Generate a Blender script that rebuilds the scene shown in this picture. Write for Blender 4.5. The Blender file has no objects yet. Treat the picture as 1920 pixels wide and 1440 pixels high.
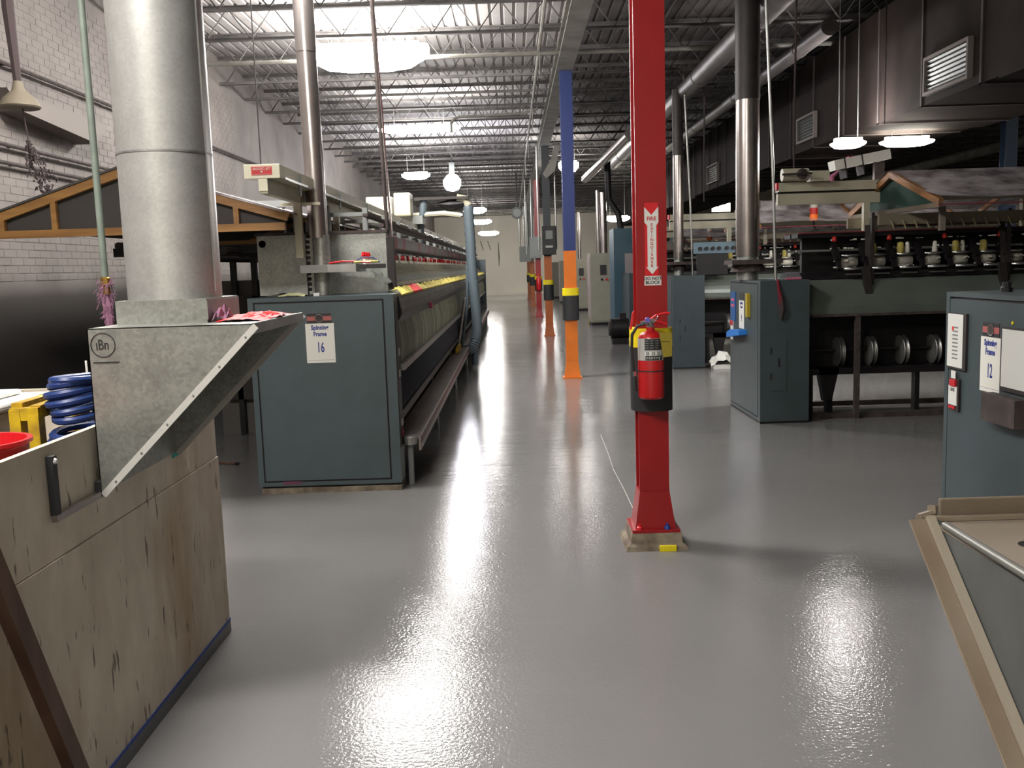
import bpy, math, random
from mathutils import Vector, Matrix
random.seed(7)
S = bpy.context.scene
COL = S.collection
# ------------------------------------------------------------------ camera, world, exposure
F = 1750.0; RHO = math.radians(1.8); ALPHA = math.atan2(220, F)
_y = Vector((0, math.sin(ALPHA), -math.cos(ALPHA))); _u = Vector((0, math.cos(ALPHA), math.sin(ALPHA))); _r = Vector((1, 0, 0))
_z = math.cos(RHO)*_u - math.sin(RHO)*_r; _x = math.cos(RHO)*_r + math.sin(RHO)*_u
cd = bpy.data.cameras.new('camera'); cam = bpy.data.objects.new('camera', cd); COL.objects.link(cam)
cd.sensor_width = 36; cd.lens = 36*F/1920; cd.clip_start = 0.05; cd.clip_end = 200
Mw = Matrix((_x, _y, _z)).to_4x4(); Mw.translation = Vector((0, 0, 1.55)); cam.matrix_world = Mw
S.camera = cam
w = bpy.data.worlds.new('world'); S.world = w; w.use_nodes = True
w.node_tree.nodes['Background'].inputs[0].default_value = (0.5, 0.48, 0.5, 1)
w.node_tree.nodes['Background'].inputs[1].default_value = 0.05
S.view_settings.view_transform = 'Standard'; S.view_settings.look = 'None'
S.view_settings.gamma = 1; S.view_settings.use_curve_mapping = False
S.view_settings.exposure = 1.85
S.cycles.use_denoising = True; S.cycles.sample_clamp_indirect = 4; S.cycles.max_bounces = 6; S.cycles.diffuse_bounces = 3
S.cycles.caustics_reflective = False; S.cycles.caustics_refractive = False
LAMP = 30.0      # radiance of the diffusers in the left bay
LAMP_R = 4.0

# ------------------------------------------------------------------ materials
MATS = {}
def mat(name, c, rough=0.6, metal=0.0, var=0.0, vs=6.0, c2=None, bump=0.0, bs=40.0, emit=None, es=0.0, coat=0.0, rv=0.0):
    if name in MATS: return MATS[name]
    m = bpy.data.materials.new(name); m.use_nodes = True; nt = m.node_tree; b = nt.nodes['Principled BSDF']
    b.inputs['Base Color'].default_value = (*c, 1); b.inputs['Roughness'].default_value = rough; b.inputs['Metallic'].default_value = metal
    if coat: b.inputs['Coat Weight'].default_value = coat
    tc = nt.nodes.new('ShaderNodeTexCoord')
    if var > 0 or c2:
        n = nt.nodes.new('ShaderNodeTexNoise'); n.inputs['Scale'].default_value = vs; n.inputs['Detail'].default_value = 5
        nt.links.new(tc.outputs['Object'], n.inputs['Vector'])
        r = nt.nodes.new('ShaderNodeValToRGB'); r.color_ramp.elements[0].position = 0.35; r.color_ramp.elements[1].position = 0.68
        d = c2 if c2 else tuple(max(0, v*(1-var)) for v in c)
        r.color_ramp.elements[0].color = (*d, 1); r.color_ramp.elements[1].color = (*c, 1)
        nt.links.new(n.outputs['Fac'], r.inputs['Fac']); nt.links.new(r.outputs['Color'], b.inputs['Base Color'])
        if rv:
            mr = nt.nodes.new('ShaderNodeMapRange'); mr.inputs['To Min'].default_value = rough-rv; mr.inputs['To Max'].default_value = rough+rv
            nt.links.new(n.outputs['Fac'], mr.inputs['Value']); nt.links.new(mr.outputs['Result'], b.inputs['Roughness'])
    if bump > 0:
        n2 = nt.nodes.new('ShaderNodeTexNoise'); n2.inputs['Scale'].default_value = bs; n2.inputs['Detail'].default_value = 3
        nt.links.new(tc.outputs['Object'], n2.inputs['Vector'])
        bp = nt.nodes.new('ShaderNodeBump'); bp.inputs['Strength'].default_value = bump; bp.inputs['Distance'].default_value = 0.01
        nt.links.new(n2.outputs['Fac'], bp.inputs['Height']); nt.links.new(bp.outputs['Normal'], b.inputs['Normal'])
    if emit:
        b.inputs['Emission Color'].default_value = (*emit, 1); b.inputs['Emission Strength'].default_value = es
    MATS[name] = m; return m

def galv(name, c, scale, rough=0.38, lo=0.68, me=0.75):
    m = mat(name, c, rough, me); nt = m.node_tree; b = nt.nodes['Principled BSDF']
    tc = nt.nodes.new('ShaderNodeTexCoord'); v = nt.nodes.new('ShaderNodeTexVoronoi'); v.inputs['Scale'].default_value = scale
    nt.links.new(tc.outputs['Object'], v.inputs['Vector'])
    n = nt.nodes.new('ShaderNodeTexNoise'); n.inputs['Scale'].default_value = 9; n.inputs['Detail'].default_value = 6
    nt.links.new(tc.outputs['Object'], n.inputs['Vector'])
    sp = nt.nodes.new('ShaderNodeSeparateColor'); nt.links.new(v.outputs['Color'], sp.inputs[0])
    ad = nt.nodes.new('ShaderNodeMath'); ad.operation = 'MULTIPLY_ADD'; ad.inputs[1].default_value = 0.35
    nt.links.new(sp.outputs[0], ad.inputs[0]); nt.links.new(n.outputs['Fac'], ad.inputs[2])
    r = nt.nodes.new('ShaderNodeValToRGB'); r.color_ramp.elements[0].position = 0.3; r.color_ramp.elements[1].position = 0.95
    r.color_ramp.elements[0].color = (*[x*lo for x in c], 1); r.color_ramp.elements[1].color = (*[min(1, x*1.15) for x in c], 1)
    nt.links.new(ad.outputs[0], r.inputs['Fac']); nt.links.new(r.outputs['Color'], b.inputs['Base Color'])
    return m

def floor_material():
    m = mat('grey_epoxy', (0.21, 0.205, 0.2), 0.2); nt = m.node_tree; b = nt.nodes['Principled BSDF']; L = nt.links
    tc = nt.nodes.new('ShaderNodeTexCoord')
    n = nt.nodes.new('ShaderNodeTexNoise'); n.inputs['Scale'].default_value = 0.7; n.inputs['Detail'].default_value = 5
    L.new(tc.outputs['Object'], n.inputs['Vector'])
    r = nt.nodes.new('ShaderNodeValToRGB'); r.color_ramp.elements[0].position = 0.3; r.color_ramp.elements[1].position = 0.7
    r.color_ramp.elements[0].color = (0.17, 0.166, 0.162, 1); r.color_ramp.elements[1].color = (0.19, 0.186, 0.182, 1)
    L.new(n.outputs['Fac'], r.inputs['Fac']); L.new(r.outputs['Color'], b.inputs['Base Color'])
    # roller marks: gloss changes slowly; patches are long across the aisle
    mp = nt.nodes.new('ShaderNodeMapping'); mp.inputs['Scale'].default_value = (0.5, 1.6, 1); L.new(tc.outputs['Object'], mp.inputs['Vector'])
    n3 = nt.nodes.new('ShaderNodeTexNoise'); n3.inputs['Scale'].default_value = 1.2; n3.inputs['Detail'].default_value = 4
    L.new(mp.outputs['Vector'], n3.inputs['Vector'])
    mr = nt.nodes.new('ShaderNodeMapRange'); mr.inputs['From Min'].default_value = 0.3; mr.inputs['From Max'].default_value = 0.7
    mr.inputs['To Min'].default_value = 0.08; mr.inputs['To Max'].default_value = 0.14
    L.new(n3.outputs['Fac'], mr.inputs['Value']); L.new(mr.outputs['Result'], b.inputs['Roughness'])
    # orange peel
    f = nt.nodes.new('ShaderNodeTexNoise'); f.inputs['Scale'].default_value = 75; f.inputs['Detail'].default_value = 2
    L.new(tc.outputs['Object'], f.inputs['Vector'])
    b1 = nt.nodes.new('ShaderNodeBump'); b1.inputs['Strength'].default_value = 0.3; b1.inputs['Distance'].default_value = 0.004
    L.new(f.outputs['Fac'], b1.inputs['Height'])
    b2 = nt.nodes.new('ShaderNodeBump'); b2.inputs['Strength'].default_value = 0.15; b2.inputs['Distance'].default_value = 0.03
    L.new(n3.outputs['Fac'], b2.inputs['Height']); L.new(b1.outputs['Normal'], b2.inputs['Normal'])
    L.new(b2.outputs['Normal'], b.inputs['Normal'])
    b.inputs['Specular IOR Level'].default_value = 0.25
    return m

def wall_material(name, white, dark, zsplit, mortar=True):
    """painted brick, darker below zsplit with an uneven soft edge"""
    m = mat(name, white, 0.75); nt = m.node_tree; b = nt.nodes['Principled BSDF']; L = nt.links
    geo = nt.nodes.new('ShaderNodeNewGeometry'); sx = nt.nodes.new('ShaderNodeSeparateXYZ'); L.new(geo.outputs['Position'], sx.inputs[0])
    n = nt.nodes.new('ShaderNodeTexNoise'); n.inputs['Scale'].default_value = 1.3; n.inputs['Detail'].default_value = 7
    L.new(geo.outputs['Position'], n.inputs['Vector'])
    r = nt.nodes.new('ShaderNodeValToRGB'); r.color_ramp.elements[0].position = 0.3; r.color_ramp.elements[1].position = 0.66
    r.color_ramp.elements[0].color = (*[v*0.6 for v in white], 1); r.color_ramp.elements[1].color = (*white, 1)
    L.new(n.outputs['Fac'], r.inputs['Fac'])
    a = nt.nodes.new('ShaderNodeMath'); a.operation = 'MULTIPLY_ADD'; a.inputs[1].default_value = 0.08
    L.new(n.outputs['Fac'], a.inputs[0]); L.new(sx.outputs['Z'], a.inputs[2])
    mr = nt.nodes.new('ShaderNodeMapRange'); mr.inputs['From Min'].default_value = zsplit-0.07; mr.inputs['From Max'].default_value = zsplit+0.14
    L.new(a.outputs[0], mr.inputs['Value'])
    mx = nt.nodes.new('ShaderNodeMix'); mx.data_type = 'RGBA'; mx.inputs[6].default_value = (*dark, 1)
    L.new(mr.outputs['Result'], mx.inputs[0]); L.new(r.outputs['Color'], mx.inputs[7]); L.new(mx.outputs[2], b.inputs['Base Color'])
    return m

def wood_material(name, c1, c2, axis=2, rough=0.6):
    m = mat(name, c1, rough); nt = m.node_tree; b = nt.nodes['Principled BSDF']; L = nt.links
    tc = nt.nodes.new('ShaderNodeTexCoord'); mp = nt.nodes.new('ShaderNodeMapping')
    sc = [14, 14, 14]; sc[axis] = 1.2; mp.inputs['Scale'].default_value = sc
    L.new(tc.outputs['Object'], mp.inputs['Vector'])
    n = nt.nodes.new('ShaderNodeTexNoise'); n.inputs['Scale'].default_value = 1.5; n.inputs['Detail'].default_value = 6; L.new(mp.outputs['Vector'], n.inputs['Vector'])
    r = nt.nodes.new('ShaderNodeValToRGB'); r.color_ramp.elements[0].position = 0.33; r.color_ramp.elements[1].position = 0.65
    r.color_ramp.elements[0].color = (*c2, 1); r.color_ramp.elements[1].color = (*c1, 1)
    L.new(n.outputs['Fac'], r.inputs['Fac']); L.new(r.outputs['Color'], b.inputs['Base Color'])
    return m

def stained_board():
    m = mat('stained_plywood', (0.3, 0.26, 0.19), 0.6); nt = m.node_tree; b = nt.nodes['Principled BSDF']; L = nt.links
    tc = nt.nodes.new('ShaderNodeTexCoord')
    def noise(s, sc, d=6):
        mp = nt.nodes.new('ShaderNodeMapping'); mp.inputs['Scale'].default_value = sc; L.new(tc.outputs['Object'], mp.inputs['Vector'])
        n = nt.nodes.new('ShaderNodeTexNoise'); n.inputs['Scale'].default_value = s; n.inputs['Detail'].default_value = d; L.new(mp.outputs['Vector'], n.inputs['Vector']); return n
    def ramp(n, p0, p1, a, c):
        r = nt.nodes.new('ShaderNodeValToRGB'); r.color_ramp.elements[0].position = p0; r.color_ramp.elements[1].position = p1
        r.color_ramp.elements[0].color = (*a, 1); r.color_ramp.elements[1].color = (*c, 1); L.new(n.outputs['Fac'], r.inputs['Fac']); return r
    base = ramp(noise(6, (1, 1, 0.6)), 0.3, 0.7, (0.5, 0.42, 0.32), (0.7, 0.62, 0.5))
    st = ramp(noise(2.2, (1, 1.6, 0.45)), 0.54, 0.68, (0, 0, 0), (1, 1, 1))
    sc = ramp(noise(28, (1, 1.2, 0.25), 3), 0.64, 0.69, (0, 0, 0), (1, 1, 1))
    m1 = nt.nodes.new('ShaderNodeMix'); m1.data_type = 'RGBA'; m1.inputs[7].default_value = (0.36, 0.25, 0.13, 1)
    mm = nt.nodes.new('ShaderNodeMath'); mm.operation = 'MULTIPLY'; mm.inputs[1].default_value = 0.75; L.new(st.outputs['Color'], mm.inputs[0])
    L.new(mm.outputs[0], m1.inputs[0]); L.new(base.outputs['Color'], m1.inputs[6])
    m2 = nt.nodes.new('ShaderNodeMix'); m2.data_type = 'RGBA'; m2.inputs[7].default_value = (0.07, 0.045, 0.025, 1)
    mn = nt.nodes.new('ShaderNodeMath'); mn.operation = 'MULTIPLY'; mn.inputs[1].default_value = 0.8; L.new(sc.outputs['Color'], mn.inputs[0])
    L.new(mn.outputs[0], m2.inputs[0]); L.new(m1.outputs[2], m2.inputs[6]); L.new(m2.outputs[2], b.inputs['Base Color'])
    return m

def stripes_material(name, c1, c2, axis, scale):
    """hanging yarn ends: long thin streaks"""
    m = mat(name, c1, 0.8); nt = m.node_tree; b = nt.nodes['Principled BSDF']; L = nt.links
    tc = nt.nodes.new('ShaderNodeTexCoord'); mp = nt.nodes.new('ShaderNodeMapping'); sc = [0.4]*3; sc[axis] = scale; mp.inputs['Scale'].default_value = sc
    L.new(tc.outputs['Object'], mp.inputs['Vector'])
    n = nt.nodes.new('ShaderNodeTexNoise'); n.inputs['Scale'].default_value = 1; n.inputs['Detail'].default_value = 4; L.new(mp.outputs['Vector'], n.inputs['Vector'])
    r = nt.nodes.new('ShaderNodeValToRGB'); r.color_ramp.elements[0].position = 0.38; r.color_ramp.elements[1].position = 0.64
    r.color_ramp.elements[0].color = (*c2, 1); r.color_ramp.elements[1].color = (*c1, 1)
    L.new(n.outputs['Fac'], r.inputs['Fac']); L.new(r.outputs['Color'], b.inputs['Base Color'])
    return m

GREEN = mat('blue_green_enamel', (0.072, 0.1, 0.108), 0.42, 0, 0.12, 5, bump=0.06, bs=120)
GREEN_M = mat('blue_green_enamel_darker', (0.05, 0.07, 0.075), 0.42, 0, 0.15, 5)  # same enamel, slightly darker, for the right-hand cabinets
GREEN_D = mat('dark_blue_green_enamel', (0.042, 0.06, 0.07), 0.45, 0, 0.15, 5)
BLUEP = mat('blue_column_paint', (0.02, 0.035, 0.14), 0.4)
NAVYG = mat('dark_slate_column_paint', (0.03, 0.035, 0.04), 0.5)
RED = mat('red_column_paint', (0.29, 0.007, 0.009), 0.33, 0, 0.12, 4)
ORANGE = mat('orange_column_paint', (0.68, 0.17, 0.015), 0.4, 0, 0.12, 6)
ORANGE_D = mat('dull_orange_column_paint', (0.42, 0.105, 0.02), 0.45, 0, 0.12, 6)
YEL = mat('yellow_plastic', (0.75, 0.62, 0.01), 0.4)
BLACKR = mat('black_rubber', (0.018, 0.018, 0.02), 0.55)
BLACK = mat('black_grease_iron', (0.012, 0.010, 0.011), 0.5, 0.2, 0.5, 12)
DARK = mat('dark_brown_iron', (0.035, 0.028, 0.026), 0.55, 0.2, 0.4, 9)
DUSTY = mat('dusty_brown_iron', (0.075, 0.055, 0.05), 0.8, 0, 0.5, 15)
GALV = galv('galvanized_sheet', (0.36, 0.37, 0.34), 95, 0.42)
GALV_L = galv('galvanized_duct_sheet', (0.48, 0.48, 0.46), 110, 0.36, 0.9, 0.6)
GALV_D = galv('galvanized_duct_dirty', (0.34, 0.34, 0.33), 40, 0.45)
STEEL = mat('brushed_steel_tube', (0.4, 0.36, 0.34), 0.28, 0.9, 0.2, 5)
CHROME = mat('bright_roller_steel', (0.75, 0.75, 0.76), 0.2, 0.95)
ALU = mat('dull_aluminium', (0.4, 0.4, 0.38), 0.4, 0.7, 0.25, 8)
CREAM = mat('cream_enamel', (0.5, 0.47, 0.35), 0.45, 0, 0.2, 4)
CREAM_W = mat('bright_cream_endcap', (0.85, 0.82, 0.62), 0.4)
BEIGE_CAB = mat('beige_grey_cabinet', (0.3, 0.29, 0.23), 0.5, 0, 0.12, 4)
TRUSSW = wood_material('varnished_pine', (0.36, 0.185, 0.05), (0.22, 0.1, 0.028), 0, 0.45)
TRUSSW2 = wood_material('pine_batten', (0.3, 0.13, 0.035), (0.14, 0.06, 0.02), 1, 0.5)
MESHD = mat('dark_cover_sheet', (0.055, 0.05, 0.047), 0.8)
PLASTIC = mat('dusty_clear_plastic_film', (0.75, 0.7, 0.72), 0.22, 0.1, 0, 4, c2=(0.22, 0.18, 0.19), bump=1.0, bs=5)
_nt = PLASTIC.node_tree; _mx = _nt.nodes.new('ShaderNodeMixShader'); _tr = _nt.nodes.new('ShaderNodeBsdfTransparent'); _mx.inputs[0].default_value = 0.12
_nt.links.new(_nt.nodes['Principled BSDF'].outputs[0], _mx.inputs[1]); _nt.links.new(_tr.outputs[0], _mx.inputs[2]); _nt.links.new(_mx.outputs[0], _nt.nodes['Material Output'].inputs['Surface'])
GREENSH = mat('dark_green_gable_sheet', (0.012, 0.045, 0.035), 0.7, 0, 0.4, 3)
APRON = mat('grey_green_apron', (0.13, 0.155, 0.13), 0.35, 0.2, 0.2, 3)
DUCTB = mat('dirty_brown_duct', (0.022, 0.016, 0.014), 0.8, 0.0, 0.4, 3)
DUCTB.node_tree.nodes['Principled BSDF'].inputs['Specular IOR Level'].default_value = 0.08
DUCT_G = mat('dim_round_duct_metal', (0.14, 0.125, 0.12), 0.45, 0.5, 0.3, 6)
RIBM = mat('duct_rib', (0.04, 0.032, 0.03), 0.85)
DECK_D = mat('shade_darkened_roof_deck', (0.13, 0.115, 0.11), 0.9, 0, 0.5, 1.5)  # dimness of the right bay put into the deck colour
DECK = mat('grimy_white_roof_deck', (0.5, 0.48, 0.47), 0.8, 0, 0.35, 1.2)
JOIST = mat('grimy_joist_paint', (0.15, 0.14, 0.135), 0.75, 0, 0.5, 3)
GIRDERM = mat('grimy_cream_girder', (0.3, 0.29, 0.26), 0.7, 0, 0.4, 3)
WHITE = mat('white_card', (0.78, 0.77, 0.7), 0.5)
WHITE2 = mat('white_label', (0.7, 0.7, 0.66), 0.4)
INKB = mat('blue_ink', (0.02, 0.04, 0.25), 0.5)
INKK = mat('black_ink', (0.02, 0.02, 0.02), 0.5)
INKR = mat('red_ink', (0.5, 0.01, 0.02), 0.5)
PINK = mat('pink_red_stripe', (0.4, 0.1, 0.09), 0.5)
REDPL = mat('red_plastic', (0.55, 0.01, 0.015), 0.35)
REDBR = mat('bright_red_cloth', (0.75, 0.02, 0.02), 0.6, 0, 0.3, 20)
LINT = mat('purple_pink_lint', (0.3, 0.14, 0.22), 0.95, 0, 0.3, 30)
LINTD = mat('dark_dust_lint', (0.05, 0.035, 0.035), 0.95)
HOSEB = mat('blue_air_hose_rubber', (0.012, 0.035, 0.15), 0.45)
HOSEG = mat('slate_blue_suction_hose', (0.1, 0.13, 0.15), 0.45)
YPAINT = mat('chipped_yellow_paint', (0.62, 0.42, 0.01), 0.45, 0, 0, 14, c2=(0.3, 0.17, 0.02))
WPLAST = mat('white_plastic', (0.8, 0.8, 0.76), 0.35)
BRASS = mat('brass', (0.45, 0.27, 0.06), 0.35, 0.9)
PIPEG = mat('grey_green_painted_pipe', (0.2, 0.24, 0.2), 0.5, 0, 0.3, 12)
POLE = wood_material('worn_brown_pole', (0.13, 0.07, 0.045), (0.07, 0.03, 0.02), 2)
YARN = stripes_material('olive_yarn_curtain', (0.3, 0.31, 0.2), (0.05, 0.05, 0.04), 1, 30)
CREEL = stripes_material('greenish_roving_sheet', (0.22, 0.2, 0.12), (0.09, 0.085, 0.055), 1, 30)
ROVY = mat('yellow_roving', (0.6, 0.5, 0.12), 0.8, 0, 0.4, 30)
ROVW = mat('white_yarn_package', (0.75, 0.72, 0.62), 0.7)
CONC = mat('dirty_concrete_plinth', (0.28, 0.24, 0.17), 0.85, 0, 0, 9, c2=(0.1, 0.07, 0.05), bump=0.8, bs=20)
TANP = mat('tan_enamel_worn', (0.2, 0.165, 0.12), 0.42, 0, 0.25, 5, c2=(0.16, 0.12, 0.08))
TAPE = mat('blue_masking_tape', (0.02, 0.06, 0.3), 0.6)
GREYBX = mat('grey_electrical_box', (0.2, 0.21, 0.2), 0.5)
OLDW = mat('yellowed_lamp_shade', (0.15, 0.125, 0.09), 0.6)
FARW = mat('cream_far_wall', (0.78, 0.73, 0.62), 0.75, 0, 0.12, 0.5)
LAMPM = mat('lamp_diffuser_left_bay', (0.9, 0.9, 0.9), 0.4, emit=(1.0, 0.97, 0.93), es=LAMP)
LAMPR = mat('lamp_diffuser_right_bay', (0.9, 0.9, 0.9), 0.4, emit=(1.0, 0.93, 0.8), es=LAMP_R)
LAMPV = mat('lamp_diffuser_warm', (0.9, 0.9, 0.9), 0.4, emit=(1.0, 0.94, 0.82), es=20)
LAMPS = mat('lamp_diffuser_small_bright', (0.9, 0.9, 0.9), 0.4, emit=(1.0, 0.96, 0.95), es=68)
HID = mat('hid_bulb_glow', (0.9, 0.9, 1.0), 0.4, emit=(0.93, 0.92, 1.0), es=60)
WINL = mat('lit_window_pane', (0.9, 0.9, 0.85), 0.4, emit=(1.0, 0.95, 0.82), es=2.2)

# ------------------------------------------------------------------ mesh helper
OFF = {}
class MB:
    def __init__(s): s.v = []; s.f = []
    def add(s, vs, fs):
        k = len(s.v); s.v += [tuple(p) for p in vs]; s.f += [tuple(i+k for i in f) for f in fs]; return s
    def box(s, x0, x1, y0, y1, z0, z1):
        return s.add([(x0,y0,z0),(x1,y0,z0),(x1,y1,z0),(x0,y1,z0),(x0,y0,z1),(x1,y0,z1),(x1,y1,z1),(x0,y1,z1)],
                     [(0,3,2,1),(4,5,6,7),(0,1,5,4),(1,2,6,5),(2,3,7,6),(3,0,4,7)])
    def obox(s, O, U, V, N, u0, u1, v0, v1, n0, n1):
        O, U, V, N = map(Vector, (O, U, V, N)); p = []
        for n in (n0, n1):
            for (u, v) in ((u0,v0),(u1,v0),(u1,v1),(u0,v1)): p.append(O+U*u+V*v+N*n)
        return s.add(p, [(0,3,2,1),(4,5,6,7),(0,1,5,4),(1,2,6,5),(2,3,7,6),(3,0,4,7)])
    def bar(s, a, b, w_, h=None, up=(0,0,1)):
        a = Vector(a); b = Vector(b); d = (b-a); Ln = d.length; d.normalize(); up = Vector(up)
        if abs(d.dot(up)) > .98: up = Vector((0,1,0))
        U = d.cross(up).normalized(); V = U.cross(d).normalized(); h = h or w_
        return s.obox(a, U, V, d, -w_/2, w_/2, -h/2, h/2, 0, Ln)
    def tube(s, pts, r, n=10, cap=True, closed=False):
        pts = [Vector(p) for p in pts]; m = len(pts); rs = r if isinstance(r, (list, tuple)) else [r]*m
        k = len(s.v); U = None
        for i, p in enumerate(pts):
            if closed: t = pts[(i+1) % m]-pts[i-1]
            else: t = pts[min(i+1, m-1)]-pts[max(i-1, 0)]
            t.normalize()
            if U is None:
                U = t.orthogonal().normalized()
            else: U = (U - t*U.dot(t)).normalized()
            V = t.cross(U)
            for j in range(n):
                a = 2*math.pi*j/n; q = p+(U*math.cos(a)+V*math.sin(a))*rs[i]; s.v.append(tuple(q))
        for i in range(m if closed else m-1):
            i2 = (i+1) % m
            for j in range(n):
                s.f.append((k+i*n+j, k+i*n+(j+1) % n, k+i2*n+(j+1) % n, k+i2*n+j))
        if cap and not closed:
            s.f.append(tuple(k+j for j in range(n))[::-1]); s.f.append(tuple(k+(m-1)*n+j for j in range(n)))
        return s
    def lathe(s, c, prof, n=24, axis=(0,0,1)):
        c = Vector(c); A = Vector(axis).normalized(); U = A.orthogonal().normalized(); V = A.cross(U); k = len(s.v); m = len(prof)
        for (r, h) in prof:
            for j in range(n):
                a = 2*math.pi*j/n; s.v.append(tuple(c+A*h+(U*math.cos(a)+V*math.sin(a))*r))
        for i in range(m-1):
            for j in range(n): s.f.append((k+i*n+j, k+i*n+(j+1) % n, k+(i+1)*n+(j+1) % n, k+(i+1)*n+j))
        if prof[0][0] > 1e-4: s.f.append(tuple(k+j for j in range(n))[::-1])
        if prof[-1][0] > 1e-4: s.f.append(tuple(k+(m-1)*n+j for j in range(n)))
        return s
    def prism(s, poly, O, U, V, N, n0, n1):
        O, U, V, N = map(Vector, (O, U, V, N)); m = len(poly)
        p = [O+U*a+V*b+N*n0 for a, b in poly]+[O+U*a+V*b+N*n1 for a, b in poly]
        return s.add(p, [tuple(range(m))[::-1], tuple(range(m, 2*m))]+[(i, (i+1) % m, m+(i+1) % m, m+i) for i in range(m)])
    def build(s, name, m, parent=None, smooth=False, label=None, kind=None, bevel=0):
        me = bpy.data.meshes.new(name)
        if parent is not None: off = OFF[parent.name]
        else:
            xs = [v[0] for v in s.v]; ys = [v[1] for v in s.v]; zs = [v[2] for v in s.v]
            off = Vector(((min(xs)+max(xs))/2, (min(ys)+max(ys))/2, min(zs)))
        me.from_pydata([(v[0]-off.x, v[1]-off.y, v[2]-off.z) for v in s.v], [], s.f)
        me.materials.append(m)
        if smooth:
            me.shade_smooth()
            try: me.set_sharp_from_angle(angle=math.radians(38))
            except Exception: pass
        o = bpy.data.objects.new(name, me); COL.objects.link(o)
        if parent is not None: o.parent = parent
        else: o.location = off
        OFF[o.name] = off
        if bevel:
            md = o.modifiers.new('bevel', 'BEVEL'); md.width = bevel; md.segments = 2; md.limit_method = 'ANGLE'
        if label: o['label'] = label
        if kind: o['kind'] = kind
        return o
def thing(name, label, cat, loc, group=None):
    o = bpy.data.objects.new(name, None); COL.objects.link(o); o.location = loc; o.empty_display_size = 0.1
    OFF[o.name] = Vector(loc); o['label'] = label; o['category'] = cat
    if group: o['group'] = group
    return o
def tag(o, label, cat, group=None):
    o['label'] = label; o['category'] = cat
    if group: o['group'] = group
    return o
def struct(o): o['kind'] = 'structure'; return o
def copy_tree(o, dx=(0,0,0), parent=None):
    c = o.copy(); COL.objects.link(c); OFF[c.name] = OFF[o.name]+Vector(dx)
    if parent is None: c.location = o.location+Vector(dx)
    else: c.parent = parent
    for ch in [k for k in COL.objects if k.parent == o]: copy_tree(ch, dx, c)
    return c
def text(body, O, U, V, size, m, parent, name='lettering', sx=1.0, align='CENTER', th=0.0008, bold=0.0, shear=0.0, label=None):
    cu = bpy.data.curves.new(name, 'FONT'); cu.body = body; cu.size = size; cu.align_x = align; cu.align_y = 'CENTER'
    cu.extrude = th; cu.offset = bold; cu.resolution_u = 2; cu.space_line = 0.9; cu.shear = shear
    t = bpy.data.objects.new(name, cu); COL.objects.link(t)
    dg = bpy.context.evaluated_depsgraph_get(); me = bpy.data.meshes.new_from_object(t.evaluated_get(dg))
    bpy.data.objects.remove(t); me.name = name
    U = Vector(U); V = Vector(V); N = U.cross(V); O = Vector(O)
    off = OFF[parent.name]
    me.transform(Matrix(((U.x*sx, V.x, N.x, O.x-off.x), (U.y*sx, V.y, N.y, O.y-off.y), (U.z*sx, V.z, N.z, O.z-off.z), (0,0,0,1))))
    me.materials.clear(); me.materials.append(m)
    o = bpy.data.objects.new(name, me); COL.objects.link(o); o.parent = parent; OFF[o.name] = off
    if label: o['label'] = label
    return o
def arc(c, U, V, r, a0, a1, n):
    c = Vector(c); U = Vector(U); V = Vector(V)
    return [c+(U*math.cos(math.radians(a0+(a1-a0)*i/n))+V*math.sin(math.radians(a0+(a1-a0)*i/n)))*r for i in range(n+1)]
X_, Y_, Z_ = (1,0,0), (0,1,0), (0,0,1); NX, NY = (-1,0,0), (0,-1,0)

# ------------------------------------------------------------------ SETTING
XW, XE, YB, YF, ZD = -4.2, 24.0, -3.0, 52.1, 4.72
struct(MB().box(XW-.2, XE+.2, YB-.2, YF+.2, -0.2, 0).build('floor', floor_material()))
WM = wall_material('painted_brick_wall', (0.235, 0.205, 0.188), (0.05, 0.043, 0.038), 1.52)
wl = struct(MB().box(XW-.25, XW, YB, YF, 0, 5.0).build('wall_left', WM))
# bricks on the part of the left wall that the picture resolves
bh, bl, g = 0.0667, 0.2, 0.01
cells = []
for k in range(40):
    z0 = 1.56+k*bh
    for j in range(38):
        y0 = 7.1+j*bl+(0.1 if k % 2 else 0)
        cells.append((y0, z0))
cells.sort(key=lambda c: c[0])
protos = []
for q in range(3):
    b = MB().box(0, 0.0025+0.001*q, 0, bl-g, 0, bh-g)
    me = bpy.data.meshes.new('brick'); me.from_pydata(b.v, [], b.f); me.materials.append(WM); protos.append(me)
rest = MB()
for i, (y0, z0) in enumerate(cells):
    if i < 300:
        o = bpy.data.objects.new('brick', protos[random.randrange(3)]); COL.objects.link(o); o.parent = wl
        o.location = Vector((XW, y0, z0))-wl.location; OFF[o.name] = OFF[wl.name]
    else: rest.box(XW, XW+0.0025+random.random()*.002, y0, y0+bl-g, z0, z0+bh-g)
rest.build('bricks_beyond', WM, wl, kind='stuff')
struct(MB().box(XW, XE, YF, YF+.2, 0, 5).build('wall_far', FARW))
struct(MB().box(XE, XE+.2, YB, YF, 0, 5).build('wall_right', FARW))
struct(MB().box(XW, XE, YB-.2, YB, 0, 5).build('wall_back', FARW))
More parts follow.
